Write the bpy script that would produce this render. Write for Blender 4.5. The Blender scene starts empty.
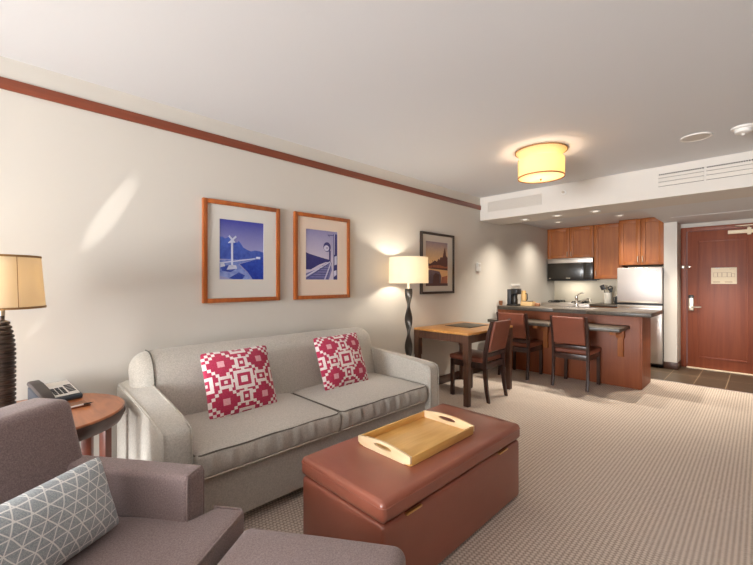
import bpy, bmesh, math, random
from mathutils import Vector, Matrix
random.seed(4)
PI = math.pi
scn = bpy.context.scene
COL = scn.collection

# ------------------------------------------------------------------ colour / materials
def lin(c):
    c = c / 255.0
    return c / 12.92 if c <= 0.04045 else ((c + 0.055) / 1.055) ** 2.4
def C(r, g, b): return (lin(r), lin(g), lin(b), 1.0)
def mul(c, k): return (c[0]*k, c[1]*k, c[2]*k, 1.0)

def new_mat(name):
    m = bpy.data.materials.new(name); m.use_nodes = True
    nt = m.node_tree
    return m, nt, nt.nodes, nt.links, nt.nodes['Principled BSDF']

def coords(nt, scale=(1, 1, 1), rot=(0, 0, 0), kind='Object'):
    t = nt.nodes.new('ShaderNodeTexCoord'); mp = nt.nodes.new('ShaderNodeMapping')
    mp.inputs['Scale'].default_value = scale; mp.inputs['Rotation'].default_value = rot
    nt.links.new(t.outputs[kind], mp.inputs['Vector'])
    return mp.outputs['Vector']

def plain(name, col, rough=0.5, metal=0.0, bump=0.0, bscale=200, spec=0.5, var=0.0, vscale=6, coat=0.0):
    m, nt, N, L, p = new_mat(name)
    p.inputs['Base Color'].default_value = col
    p.inputs['Roughness'].default_value = rough
    p.inputs['Metallic'].default_value = metal
    p.inputs['Specular IOR Level'].default_value = spec
    p.inputs['Coat Weight'].default_value = coat
    v = coords(nt)
    if var:
        n = N.new('ShaderNodeTexNoise'); n.inputs['Scale'].default_value = vscale; n.inputs['Detail'].default_value = 3
        L.new(v, n.inputs['Vector'])
        r = N.new('ShaderNodeValToRGB')
        r.color_ramp.elements[0].color = mul(col, 1 - var); r.color_ramp.elements[1].color = mul(col, 1 + var)
        r.color_ramp.elements[0].position = .3; r.color_ramp.elements[1].position = .7
        L.new(n.outputs['Fac'], r.inputs['Fac']); L.new(r.outputs['Color'], p.inputs['Base Color'])
    if bump:
        n = N.new('ShaderNodeTexNoise'); n.inputs['Scale'].default_value = bscale; n.inputs['Detail'].default_value = 2
        L.new(v, n.inputs['Vector'])
        b = N.new('ShaderNodeBump'); b.inputs['Strength'].default_value = bump; b.inputs['Distance'].default_value = 0.002
        L.new(n.outputs['Fac'], b.inputs['Height']); L.new(b.outputs['Normal'], p.inputs['Normal'])
    return m

def wood(name, c1, c2, grain=(30, 30, 1.5), rough=0.4, coat=0.0, detail=5):
    m, nt, N, L, p = new_mat(name)
    v = coords(nt, grain)
    n = N.new('ShaderNodeTexNoise'); n.inputs['Scale'].default_value = 1.6; n.inputs['Detail'].default_value = detail
    n.inputs['Distortion'].default_value = .6
    L.new(v, n.inputs['Vector'])
    r = N.new('ShaderNodeValToRGB')
    r.color_ramp.elements[0].color = c1; r.color_ramp.elements[1].color = c2
    r.color_ramp.elements[0].position = .32; r.color_ramp.elements[1].position = .7
    L.new(n.outputs['Fac'], r.inputs['Fac']); L.new(r.outputs['Color'], p.inputs['Base Color'])
    p.inputs['Roughness'].default_value = rough; p.inputs['Coat Weight'].default_value = coat
    p.inputs['Coat Roughness'].default_value = .25
    return m

def fabric(name, c1, c2, scale=260, bump=.35, rough=.95, sheen=.25):
    m, nt, N, L, p = new_mat(name)
    v = coords(nt)
    n = N.new('ShaderNodeTexNoise'); n.inputs['Scale'].default_value = scale; n.inputs['Detail'].default_value = 3
    n2 = N.new('ShaderNodeTexNoise'); n2.inputs['Scale'].default_value = scale / 2.2; n2.inputs['Detail'].default_value = 3
    L.new(v, n.inputs['Vector']); L.new(v, n2.inputs['Vector'])
    a = N.new('ShaderNodeMath'); a.operation = 'ADD'
    L.new(n.outputs['Fac'], a.inputs[0]); L.new(n2.outputs['Fac'], a.inputs[1])
    h = N.new('ShaderNodeMath'); h.operation = 'MULTIPLY'; h.inputs[1].default_value = .5
    L.new(a.outputs[0], h.inputs[0])
    r = N.new('ShaderNodeValToRGB')
    r.color_ramp.elements[0].color = c1; r.color_ramp.elements[1].color = c2
    r.color_ramp.elements[0].position = .38; r.color_ramp.elements[1].position = .62
    L.new(h.outputs[0], r.inputs['Fac']); L.new(r.outputs['Color'], p.inputs['Base Color'])
    b = N.new('ShaderNodeBump'); b.inputs['Strength'].default_value = bump; b.inputs['Distance'].default_value = .0015
    L.new(n.outputs['Fac'], b.inputs['Height']); L.new(b.outputs['Normal'], p.inputs['Normal'])
    p.inputs['Roughness'].default_value = rough
    p.inputs['Specular IOR Level'].default_value = .2
    p.inputs['Sheen Weight'].default_value = sheen
    return m

def emit_shade(name, col, trans=.6):
    m, nt, N, L, p = new_mat(name)
    d = N.new('ShaderNodeBsdfDiffuse'); t = N.new('ShaderNodeBsdfTranslucent'); mx = N.new('ShaderNodeMixShader')
    d.inputs['Color'].default_value = col; t.inputs['Color'].default_value = col
    mx.inputs['Fac'].default_value = trans
    L.new(d.outputs[0], mx.inputs[1]); L.new(t.outputs[0], mx.inputs[2])
    L.new(mx.outputs[0], N['Material Output'].inputs['Surface'])
    return m

M = {}
M['wall'] = plain('wall_paint', C(208, 203, 194), .8, bump=.05, bscale=300)
M['ceil'] = plain('ceiling_paint', C(218, 220, 223), .85, bump=.05, bscale=300)
M['soffit'] = plain('soffit_paint', C(216, 211, 204), .8)
M['splash'] = plain('backsplash_paint', C(238, 226, 202), .5)
M['cherry'] = wood('cherry_wood', C(150, 82, 34), C(172, 102, 46), (14, 14, 1.0), .5, 0)
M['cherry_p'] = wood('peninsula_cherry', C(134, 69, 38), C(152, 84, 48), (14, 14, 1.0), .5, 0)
M['cherry_h'] = wood('cherry_wood_horizontal', C(138, 72, 38), C(158, 88, 48), (1.0, 14, 14), .38, .15)
M['door'] = wood('door_cherry', C(124, 58, 34), C(142, 73, 44), (16, 16, .8), .48, 0)
M['trimwood'] = wood('trim_cherry', C(122, 58, 36), C(138, 70, 44), (20, 1.0, 20), .4, .1)
M['oak'] = wood('frame_oak', C(150, 78, 30), C(178, 98, 44), (18, 18, 2), .4, .1)
M['darkframe'] = plain('dark_frame_wood', C(52, 38, 30), .4)
M['tabletop'] = wood('table_maple', C(178, 122, 58), C(204, 148, 82), (14, 1.0, 14), .35, .2)
M['desk_dark'] = wood('desk_walnut', C(72, 46, 34), C(96, 64, 48), (20, 20, 2), .4, .1)
M['chairwood'] = wood('chair_espresso', C(48, 28, 22), C(70, 42, 33), (20, 20, 2), .35, .2)
M['sidetop'] = wood('side_table_top_wood', C(150, 82, 42), C(186, 112, 62), (3, 14, 14), .3, .3)
M['sideedge'] = wood('side_table_edge_wood', C(66, 38, 30), C(88, 52, 40), (4, 4, 20), .35, .2)
M['sideleg'] = wood('side_table_leg_wood', C(92, 40, 24), C(118, 56, 36), (20, 20, 2), .35, .2)
M['lampwood'] = wood('ribbed_lamp_wood', C(48, 36, 30), C(72, 56, 46), (4, 4, 40), .45, .1)
M['bamboo'] = wood('bamboo_light', C(226, 196, 150), C(240, 216, 178), (3, 16, 16), .4, .15)
M['bamboo_base'] = wood('bamboo_base', C(216, 164, 88), C(234, 188, 114), (20, 2.0, 20), .35, .2)
M['baseboard'] = wood('baseboard_wood', C(58, 34, 24), C(78, 48, 34), (20, 2, 20), .4)
M['sofa'] = fabric('sofa_linen', C(174, 169, 159), C(200, 194, 184))
M['piping_light'] = fabric('piping_pale', C(196, 188, 174), C(214, 206, 192))
M['piping_arm'] = fabric('piping_grey', C(172, 166, 155), C(192, 186, 175))
M['piping_dark'] = fabric('piping_dark_grey', C(92, 86, 78), C(112, 106, 96))  # darker piping colour for cushion top edges and backrest end
M['brown'] = fabric('armchair_brown_weave', C(118, 101, 99), C(150, 132, 130), 420)
M['brown_pipe'] = fabric('armchair_piping', C(124, 107, 104), C(144, 126, 122), 300)
M['leather'] = plain('ottoman_leather', C(150, 86, 67), .3, bump=.1, bscale=350, var=.06, vscale=5, coat=.35)
M['leather_dark'] = plain('chair_leather', C(130, 74, 56), .38, bump=.12, bscale=350, var=.06)
M['seam'] = plain('leather_seam', C(96, 44, 34), .5)
M['brass'] = plain('brass', C(214, 170, 110), .3, 1.0)
M['steel'] = plain('stainless_steel', C(205, 198, 192), .3, .9, var=.02, vscale=3)
M['steel_light'] = plain('freezer_steel', C(200, 193, 189), .45, .7, var=.02, vscale=2)
M['chrome'] = plain('chrome', C(225, 222, 216), .18, 1.0)
M['nickel'] = plain('brushed_nickel', C(196, 186, 170), .35, .9)
M['black'] = plain('black_plastic', C(26, 25, 25), .35)
M['blackglass'] = plain('black_glass', C(30, 25, 19), .3, coat=.3)
M['darkgrey'] = plain('dark_grey_plastic', C(52, 54, 58), .4)
M['slategrey'] = plain('phone_slate', C(52, 60, 70), .4)
M['phonebrown'] = plain('phone_handset_top', C(72, 64, 62), .42)
M['white'] = plain('white_plastic', C(232, 230, 226), .5)
M['ceramic'] = plain('white_ceramic', C(232, 226, 214), .25)
M['paper'] = plain('white_paper', C(236, 232, 224), .8)
M['mat_board'] = plain('mat_board', C(214, 211, 204), .85)
M['mat_warm'] = plain('mat_board_warm', C(226, 208, 190), .85)
M['mat_grey'] = plain('mat_board_grey', C(198, 190, 178), .85)
M['cream'] = plain('cream_sheet', C(248, 232, 204), .7)
M['granite'] = plain('granite', C(72, 63, 53), .4, var=.55, vscale=110, coat=.05)
M['lampbronze'] = plain('floor_lamp_bronze', C(70, 64, 58), .35, .55)
M['shade_t'] = emit_shade('table_lamp_linen', C(242, 228, 200), .45)
M['shade_f'] = emit_shade('floor_lamp_linen', C(242, 232, 214), .5)
M['shade_c'] = emit_shade('ceiling_lamp_linen', C(244, 222, 184), .5)
M['diffuser'] = emit_shade('frosted_diffuser', C(250, 232, 208), .55)
M['shadeband'] = plain('shade_trim_band', C(150, 112, 66), .6)
M['vent'] = plain('vent_white', C(216, 210, 202), .6)
M['vent_tan'] = plain('vent_grey_mesh', C(206, 200, 192), .6)
M['void'] = plain('vent_shadow_cavity', C(40, 37, 34), .9)
M['deskpad'] = plain('desk_pad_leather', C(84, 74, 56), .5, var=.1, vscale=30)
M['deskpad_edge'] = plain('desk_pad_edge', C(44, 36, 26), .45)
M['tan'] = plain('tan_plastic', C(196, 158, 104), .45)
M['lightwood'] = wood('light_box_wood', C(206, 170, 116), C(222, 188, 138), (3, 14, 14), .5)
M['redbox'] = plain('small_brown_box', C(140, 92, 60), .6)
def lampmat(name, col, s):
    m, nt, N, L, p = new_mat(name)
    p.inputs['Emission Color'].default_value = col; p.inputs['Emission Strength'].default_value = s
    p.inputs['Base Color'].default_value = col
    return m
M['bulb'] = lampmat('downlight_bulb', (1, .9, .75, 1), .8)

# carpet: ribbed loop pile
def carpet():
    m, nt, N, L, p = new_mat('ribbed_carpet')
    t = N.new('ShaderNodeTexCoord'); sx = N.new('ShaderNodeSeparateXYZ')
    nz = N.new('ShaderNodeTexNoise'); nz.inputs['Scale'].default_value = 60; nz.inputs['Detail'].default_value = 2
    L.new(t.outputs['Object'], nz.inputs['Vector']); L.new(t.outputs['Object'], sx.inputs[0])
    def op(o, a, b=None):
        q = N.new('ShaderNodeMath'); q.operation = o
        for i, z in enumerate((a, b)):
            if z is None: continue
            if isinstance(z, (int, float)): q.inputs[i].default_value = z
            else: L.new(z, q.inputs[i])
        return q.outputs[0]
    u = op('DIVIDE', sx.outputs[0], .0215)
    rib = op('COSINE', op('MULTIPLY', u, 2*PI))
    row = op('FLOOR', op('ADD', u, .5))
    v = op('ADD', op('MULTIPLY', sx.outputs[1], 2*PI/.019), op('MULTIPLY', row, PI))
    dash = op('COSINE', v)
    h = op('ADD', op('ADD', op('MULTIPLY', rib, .17), op('MULTIPLY', dash, .2)), op('MULTIPLY', nz.outputs['Fac'], .5))
    h = op('ADD', h, .30)
    r = N.new('ShaderNodeValToRGB')
    r.color_ramp.elements[0].color = C(158, 142, 129); r.color_ramp.elements[1].color = C(226, 212, 199)
    r.color_ramp.elements[0].position = .2; r.color_ramp.elements[1].position = .85
    L.new(h, r.inputs['Fac'])
    n = N.new('ShaderNodeTexNoise'); n.inputs['Scale'].default_value = 1.6; n.inputs['Detail'].default_value = 4
    L.new(t.outputs['Object'], n.inputs['Vector'])
    r2 = N.new('ShaderNodeValToRGB')
    r2.color_ramp.elements[0].color = (.92, .92, .92, 1); r2.color_ramp.elements[1].color = (1.05, 1.05, 1.05, 1)
    L.new(n.outputs['Fac'], r2.inputs['Fac'])
    mx = N.new('ShaderNodeMix'); mx.data_type = 'RGBA'; mx.blend_type = 'MULTIPLY'; mx.inputs[0].default_value = 1
    L.new(r.outputs['Color'], mx.inputs[6]); L.new(r2.outputs['Color'], mx.inputs[7])
    L.new(mx.outputs[2], p.inputs['Base Color'])
    bp = N.new('ShaderNodeBump'); bp.inputs['Strength'].default_value = .4; bp.inputs['Distance'].default_value = .003
    L.new(h, bp.inputs['Height']); L.new(bp.outputs['Normal'], p.inputs['Normal'])
    p.inputs['Roughness'].default_value = .95; p.inputs['Specular IOR Level'].default_value = .15
    return m
M['carpet'] = carpet()

def tiles():
    m, nt, N, L, p = new_mat('slate_tile')
    t = N.new('ShaderNodeTexCoord'); mp = N.new('ShaderNodeMapping')
    mp.inputs['Location'].default_value = (.01 + .0, -6.09 + .59*11, 0)
    L.new(t.outputs['Object'], mp.inputs['Vector'])
    b = N.new('ShaderNodeTexBrick'); b.offset = 0; b.inputs['Scale'].default_value = 1
    b.inputs['Brick Width'].default_value = .295; b.inputs['Row Height'].default_value = .59
    b.inputs['Mortar Size'].default_value = .005
    b.inputs['Color1'].default_value = C(84, 72, 58); b.inputs['Color2'].default_value = C(72, 60, 48)
    b.inputs['Mortar'].default_value = C(142, 124, 102)
    L.new(mp.outputs['Vector'], b.inputs['Vector'])
    n = N.new('ShaderNodeTexNoise'); n.inputs['Scale'].default_value = 7; n.inputs['Detail'].default_value = 6
    v2 = coords(nt, (1, 2.2, 1)); L.new(v2, n.inputs['Vector'])
    r = N.new('ShaderNodeValToRGB'); r.color_ramp.elements[0].color = (.6, .6, .6, 1); r.color_ramp.elements[1].color = (1.4, 1.35, 1.3, 1)
    L.new(n.outputs['Fac'], r.inputs['Fac'])
    mx = N.new('ShaderNodeMix'); mx.data_type = 'RGBA'; mx.blend_type = 'MULTIPLY'; mx.inputs[0].default_value = 1
    L.new(b.outputs['Color'], mx.inputs[6]); L.new(r.outputs['Color'], mx.inputs[7]); L.new(mx.outputs[2], p.inputs['Base Color'])
    p.inputs['Roughness'].default_value = .4
    return m
M['tile'] = tiles()

# triangle lattice print of the lumbar pillow
def triangle_fabric():
    m, nt, N, L, p = new_mat('triangle_print_fabric')
    t = N.new('ShaderNodeTexCoord'); n = N.new('ShaderNodeTexNoise')
    n.inputs['Scale'].default_value = 9; n.inputs['Detail'].default_value = 1
    L.new(t.outputs['Object'], n.inputs['Vector'])
    def op(o, a, b=None):
        q = N.new('ShaderNodeMath'); q.operation = o
        for i, z in enumerate((a, b)):
            if z is None: continue
            if isinstance(z, (int, float)): q.inputs[i].default_value = z
            else: L.new(z, q.inputs[i])
        return q.outputs[0]
    sx = N.new('ShaderNodeSeparateXYZ'); L.new(t.outputs['Object'], sx.inputs[0])
    sn = N.new('ShaderNodeSeparateXYZ'); L.new(n.outputs['Color'], sn.inputs[0])
    x = op('ADD', sx.outputs[0], op('MULTIPLY', op('SUBTRACT', sn.outputs[0], .5), .022))
    y = op('ADD', sx.outputs[1], op('MULTIPLY', op('SUBTRACT', sn.outputs[1], .5), .022))
    best = None
    for a in (90, 32, 148):
        a = math.radians(a)
        d = op('ADD', op('MULTIPLY', x, math.cos(a)), op('MULTIPLY', y, math.sin(a)))
        s = .033 if abs(math.cos(a)) < .01 else .038
        fr = op('ABSOLUTE', op('SUBTRACT', op('FRACT', op('DIVIDE', d, s)), .5))
        dist = op('MULTIPLY', op('SUBTRACT', .5, fr), s)
        best = dist if best is None else op('MINIMUM', best, dist)
    line = op('LESS_THAN', best, .0017)
    f = N.new('ShaderNodeTexNoise'); f.inputs['Scale'].default_value = 300; f.inputs['Detail'].default_value = 2
    L.new(t.outputs['Object'], f.inputs['Vector'])
    r = N.new('ShaderNodeValToRGB'); r.color_ramp.elements[0].color = C(146, 154, 159); r.color_ramp.elements[1].color = C(178, 185, 188)
    r.color_ramp.elements[0].position = .35; r.color_ramp.elements[1].position = .65
    L.new(f.outputs['Fac'], r.inputs['Fac'])
    mx = N.new('ShaderNodeMix'); mx.data_type = 'RGBA'
    L.new(line, mx.inputs[0]); L.new(r.outputs['Color'], mx.inputs[6]); mx.inputs[7].default_value = C(230, 230, 227)
    L.new(mx.outputs[2], p.inputs['Base Color'])
    b = N.new('ShaderNodeBump'); b.inputs['Strength'].default_value = .4; b.inputs['Distance'].default_value = .0015
    L.new(f.outputs['Fac'], b.inputs['Height']); L.new(b.outputs['Normal'], p.inputs['Normal'])
    p.inputs['Roughness'].default_value = .95; p.inputs['Sheen Weight'].default_value = .2
    return m
M['tri'] = triangle_fabric()
M['p_red'] = fabric('pillow_raspberry', C(164, 42, 72), C(190, 60, 90), 300, .3)
M['p_white'] = fabric('pillow_offwhite', C(222, 208, 204), C(240, 228, 224), 300, .3)
M['p_pink'] = fabric('pillow_pale_pink', C(214, 150, 160), C(228, 172, 180), 300, .3)

def glassmat():
    m, nt, N, L, p = new_mat('window_glass')
    t = N.new('ShaderNodeBsdfTransparent'); g = N.new('ShaderNodeBsdfGlossy'); g.inputs['Roughness'].default_value = .02
    mx = N.new('ShaderNodeMixShader'); mx.inputs[0].default_value = .06
    L.new(t.outputs[0], mx.inputs[1]); L.new(g.outputs[0], mx.inputs[2]); L.new(mx.outputs[0], N['Material Output'].inputs['Surface'])
    return m
M['glass'] = glassmat()

# ------------------------------------------------------------------ mesh helpers
class MB:
    def __init__(s): s.bm = bmesh.new(); s.mi = 0
    def _tag(s, faces):
        for f in faces: f.material_index = s.mi
    def box(s, x0, x1, y0, y1, z0, z1, r=0.0, seg=2, T=None):
        b = bmesh.new()
        bmesh.ops.create_cube(b, size=1)
        for v in b.verts:
            v.co = Vector(((x0+x1)/2 + v.co.x*(x1-x0), (y0+y1)/2 + v.co.y*(y1-y0), (z0+z1)/2 + v.co.z*(z1-z0)))
        if r:
            bmesh.ops.bevel(b, geom=list(b.edges), offset=r, segments=seg, profile=.5, affect='EDGES')
        return s.merge(b, T)
    def merge(s, b, T=None):
        if T is not None: bmesh.ops.transform(b, matrix=T, verts=b.verts)
        bmesh.ops.recalc_face_normals(b, faces=b.faces)
        mp = {v: s.bm.verts.new(v.co) for v in b.verts}
        for f in b.faces:
            try:
                q = s.bm.faces.new([mp[v] for v in f.verts]); q.material_index = s.mi
            except ValueError: pass
        b.free(); return s
    def cyl(s, p, q, r0, r1=None, n=24, cap=True):
        p, q = Vector(p), Vector(q); r1 = r0 if r1 is None else r1
        d = (q-p).normalized(); a = d.orthogonal().normalized(); c = d.cross(a)
        b = bmesh.new()
        A = [b.verts.new(p + (a*math.cos(2*PI*i/n) + c*math.sin(2*PI*i/n))*r0) for i in range(n)]
        B = [b.verts.new(q + (a*math.cos(2*PI*i/n) + c*math.sin(2*PI*i/n))*r1) for i in range(n)]
        for i in range(n): b.faces.new((A[i], A[(i+1) % n], B[(i+1) % n], B[i]))
        if cap: b.faces.new(A[::-1]); b.faces.new(B)
        return s.merge(b)
    def lathe(s, prof, c=(0, 0, 0), n=40, close=False):
        b = bmesh.new(); rings = []
        for r, z in prof:
            if r < 1e-5: rings.append([b.verts.new((c[0], c[1], c[2]+z))])
            else: rings.append([b.verts.new((c[0]+r*math.cos(2*PI*i/n), c[1]+r*math.sin(2*PI*i/n), c[2]+z)) for i in range(n)])
        pairs = list(zip(rings, rings[1:]))
        if close: pairs.append((rings[-1], rings[0]))
        for A, B in pairs:
            for i in range(n):
                j = (i+1) % n
                if len(A) == 1 and len(B) == 1: continue
                if len(A) == 1: b.faces.new((A[0], B[j], B[i]))
                elif len(B) == 1: b.faces.new((A[i], A[j], B[0]))
                else: b.faces.new((A[i], A[j], B[j], B[i]))
        return s.merge(b)
    def tube(s, pts, r, n=8, closed=False):
        pts = [Vector(p) for p in pts]; b = bmesh.new(); rings = []
        N_ = len(pts); prev = None
        for i, p in enumerate(pts):
            if closed: d = pts[(i+1) % N_] - pts[i-1]
            else: d = pts[min(i+1, N_-1)] - pts[max(i-1, 0)]
            d.normalize()
            a = d.orthogonal().normalized() if prev is None else (prev - d*prev.dot(d)).normalized()
            prev = a; c = d.cross(a)
            rr = r[i] if isinstance(r, (list, tuple)) else r
            rings.append([b.verts.new(p + (a*math.cos(2*PI*k/n) + c*math.sin(2*PI*k/n))*rr) for k in range(n)])
        for i in range(N_ if closed else N_-1):
            A, B = rings[i], rings[(i+1) % N_]
            for k in range(n): b.faces.new((A[k], A[(k+1) % n], B[(k+1) % n], B[k]))
        if not closed: b.faces.new(rings[0][::-1]); b.faces.new(rings[-1])
        return s.merge(b)
    def prism(s, poly, axis, a0, a1, r=0.0, seg=2, T=None):
        """poly of 2D points extruded along axis ('x': poly=(y,z); 'y': poly=(x,z); 'z': poly=(x,y))."""
        def P(u, v, w):
            return {'x': (w, u, v), 'y': (u, w, v), 'z': (u, v, w)}[axis]
        b = bmesh.new()
        A = [b.verts.new(P(u, v, a0)) for u, v in poly]; B = [b.verts.new(P(u, v, a1)) for u, v in poly]
        b.faces.new(A[::-1]); b.faces.new(B)
        n = len(poly)
        for i in range(n): b.faces.new((A[i], A[(i+1) % n], B[(i+1) % n], B[i]))
        if r:
            rim = [e for e in b.edges if (e.verts[0] in A) == (e.verts[1] in A)]
            bmesh.ops.bevel(b, geom=rim, offset=r, segments=seg, profile=.5, affect='EDGES')
        return s.merge(b, T)
    def rounded(s, c, h, r, n=(8, 8, 8), fn=None, T=None):
        b = bmesh.new(); V = {}
        ax = []
        for k in range(3):
            hk = h[k]; rk = min(r, hk*.999); L_ = hk - rk
            left = [-hk, -hk+.12*rk, -hk+.4*rk, -hk+.7*rk]
            m = [-L_ + 2*L_*i/n[k] for i in range(n[k]+1)] if L_ > 1e-4 else [0]
            ax.append(left + m + [-t for t in reversed(left)])
        def vert(i, j, k):
            key = (i, j, k)
            if key in V: return V[key]
            p = Vector((ax[0][i], ax[1][j], ax[2][k]))
            inn = Vector([max(-(h[t]-min(r, h[t]*.999)), min(h[t]-min(r, h[t]*.999), p[t])) for t in range(3)])
            d = p - inn
            q = inn + d.normalized()*min(r, min(h)*.999 if min(h) < r else r) if d.length > 1e-9 else p
            if fn: q = fn(q)
            V[key] = b.verts.new(q + Vector(c)); return V[key]
        nx, ny, nz = [len(a)-1 for a in ax]
        for i in range(nx):
            for j in range(ny):
                for k in (0, nz): b.faces.new((vert(i, j, k), vert(i+1, j, k), vert(i+1, j+1, k), vert(i, j+1, k)))
        for i in range(nx):
            for k in range(nz):
                for j in (0, ny): b.faces.new((vert(i, j, k), vert(i+1, j, k), vert(i+1, j, k+1), vert(i, j, k+1)))
        for j in range(ny):
            for k in range(nz):
                for i in (0, nx): b.faces.new((vert(i, j, k), vert(i, j+1, k), vert(i, j+1, k+1), vert(i, j, k+1)))
        return s.merge(b, T)
    def shell(s, x0, x1, y0, y1, z0, z1): return s.box(x0, x1, y0, y1, z0, z1)

def obj(name, mb, mats, parent=None, world=True, smooth=True, ang=35):
    me = bpy.data.meshes.new(name)
    bmesh.ops.recalc_face_normals(mb.bm, faces=mb.bm.faces)
    if parent is not None and world:
        off = Vector(parent.location)
        pp = parent.parent
        while pp is not None: off += pp.location; pp = pp.parent
        bmesh.ops.translate(mb.bm, vec=-off, verts=mb.bm.verts)
    mb.bm.to_mesh(me); mb.bm.free()
    for m in (mats if isinstance(mats, (list, tuple)) else [mats]): me.materials.append(m)
    if smooth:
        for p in me.polygons: p.use_smooth = True
        me.set_sharp_from_angle(angle=math.radians(ang))
    o = bpy.data.objects.new(name, me); COL.objects.link(o)
    if parent is not None: o.parent = parent
    return o

def tag(o, label, cat, group=None):
    o['label'] = label; o['category'] = cat
    if group: o['group'] = group
    return o
def thing(name, label, cat, loc=(0, 0, 0), rz=0, group=None):
    o = bpy.data.objects.new(name, None); COL.objects.link(o)
    o.empty_display_size = .1
    o.location = loc; o.rotation_euler = (0, 0, rz)
    return tag(o, label, cat, group)
def single(name, mb, mat, label, cat, group=None, **k):
    return tag(obj(name, mb, mat, **k), label, cat, group)
def struct(name, mb, mat, **k):
    o = obj(name, mb, mat, **k); o['kind'] = 'structure'; return o
def center(mb_builder): return mb_builder
def dup(root, loc, rz, label, group):
    r = root.copy(); COL.objects.link(r); r.location = loc; r.rotation_euler = (0, 0, rz); r['label'] = label
    if group: r['group'] = group
    for ch in list(root.children):
        c = ch.copy(); COL.objects.link(c); c.parent = r
        for g in list(ch.children):
            d = g.copy(); COL.objects.link(d); d.parent = c
    return r

# ------------------------------------------------------------------ room shell
WX = -2.82; CZ = 2.47; RX = 2.6; FY = -5.2; BY = 7.62; SY = 4.86; SZ = 2.146; KZ = 2.255
struct('floor', MB().box(WX-.1, RX+.1, FY-.1, 6.09, -.08, 0), M['carpet'])
struct('floor_tile', MB().box(WX-.1, RX+.1, 6.09, BY+.1, -.08, -.002), M['tile'])
struct('trim_2', MB().box(-1.0, RX, 6.075, 6.1, -.01, .004), M['steel'])
struct('ceiling', MB().box(WX-.1, RX+.1, FY-.1, SY+.1, CZ, CZ+.1), M['ceil'])
struct('ceiling_kitchen', MB().box(WX-.1, -1.018, 5.45, BY+.1, KZ, KZ+.08), M['ceil'])
struct('ceiling_hall', MB().box(-1.018, RX+.1, 5.45, BY+.1, SZ, SZ+.2), M['ceil'])
struct('trim_3', MB().box(-.86, RX, 6.44, 6.47, SZ-.004, SZ), M['ceil'])
struct('wall_left', MB().box(WX-.12, WX, FY-.1, BY+.1, 0, CZ), M['wall'])
M['taupe'] = plain('taupe_bounce_cut', C(112, 102, 94), .8)  # invented dark tone for the unseen right wall, cuts its bounce light
struct('wall_right', MB().box(RX, RX+.12, FY-.1, BY+.1, 0, CZ), M['taupe'])
struct('wall_back', MB().box(WX, -1.018, BY, BY+.12, 0, KZ), M['splash'])
# wall round the entry door
w = MB(); w.box(-1.018, -.86, 7.335, BY+.1, 0, SZ); w.box(.07, RX, 7.335, BY+.1, 0, SZ); w.box(-.86, .07, 7.335, BY+.1, 2.085, SZ)
struct('wall_entry', w, M['wall'])
struct('wall_pillar', MB().box(-1.018, -.862, 6.97, 7.334, 0, SZ), M['soffit'])
b = MB(); b.box(-1.02, -.855, 6.957, 6.97, 0, .1, .002); b.box(-.862, -.85, 6.957, 7.28, 0, .1, .002)
struct('baseboard_pillar', b, M['baseboard'])
# soffit over the kitchen entrance
struct('ceiling_beam', MB().box(WX, RX, SY, 5.45, SZ, CZ), M['soffit'])
# front (window) wall behind the viewpoint, with a wide opening
WX0, WX1, WZ0, WZ1 = -2.2, .2, .06, 2.36
w = MB()
w.box(WX, WX0, FY-.12, FY, 0, CZ); w.box(WX1, RX, FY-.12, FY, 0, CZ)
w.box(WX0, WX1, FY-.12, FY, 0, WZ0); w.box(WX0, WX1, FY-.12, FY, WZ1, CZ)
struct('wall_front', w, M['wall'])
win = MB()
for x in (WX0, (WX0+WX1)/2-.03, WX1-.06): win.box(x, x+.06, FY-.09, FY-.03, WZ0, WZ1, .004)
win.box(WX0, WX1, FY-.09, FY-.03, WZ0, WZ0+.06, .004); win.box(WX0, WX1, FY-.09, FY-.03, WZ1-.06, WZ1, .004)
wo = struct('window_1', win, M['darkframe'])
obj('window_pane', MB().box(WX0+.05, WX1-.05, FY-.064, FY-.058, WZ0+.05, WZ1-.05), M['glass'], wo)
# cherry picture rail and baseboard on the left wall
struct('trim_1', MB().box(WX, WX+.014, FY, SY, 2.297, 2.358, .003), M['trimwood'])
struct('baseboard_left', MB().box(WX, WX+.016, FY, 5.34, 0, .1, .003), M['baseboard'])

# entry door
fr = MB()
fr.box(-.86, -.79, 7.30, 7.34, 0, 2.085, .004); fr.box(0, .07, 7.30, 7.34, 0, 2.085, .004); fr.box(-.79, 0, 7.30, 7.34, 2.022, 2.085, .004)
d1 = struct('door_1', fr, M['door'])
lf = MB(); lf.box(-.787, -.003, 7.318, 7.36, .008, 2.02, .002)
leaf = obj('door_panel', lf, M['door'], d1)
mo = MB()
x0, x1, z0, z1 = -.671, -.124, .16, 1.88
def mould(mb, x0, x1, z0, z1, y, w=.022, t=.012):
    mb.box(x0, x0+w, y-t, y, z0, z1, .004); mb.box(x1-w, x1, y-t, y, z0, z1, .004)
    mb.box(x0+w, x1-w, y-t, y, z0, z0+w, .004); mb.box(x0+w, x1-w, y-t, y, z1-w, z1, .004)
mould(mo, x0, x1, z0, z1, 7.318)
obj('panel_moulding', mo, M['door'], leaf)
lk = MB(); lk.box(-.772, -.708, 7.298, 7.318, .845, 1.08, .008, 3)
lk.cyl((-.74, 7.30, .90), (-.74, 7.262, .90), .016, n=16)
lk.tube([(-.74, 7.266, .90), (-.70, 7.262, .902), (-.62, 7.264, .905)], .01, 10)
lock = obj('door_lock', lk, M['nickel'], d1)
obj('card_reader', MB().box(-.770, -.710, 7.292, 7.30, 1.035, 1.078, .004), M['black'], lock)
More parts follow.
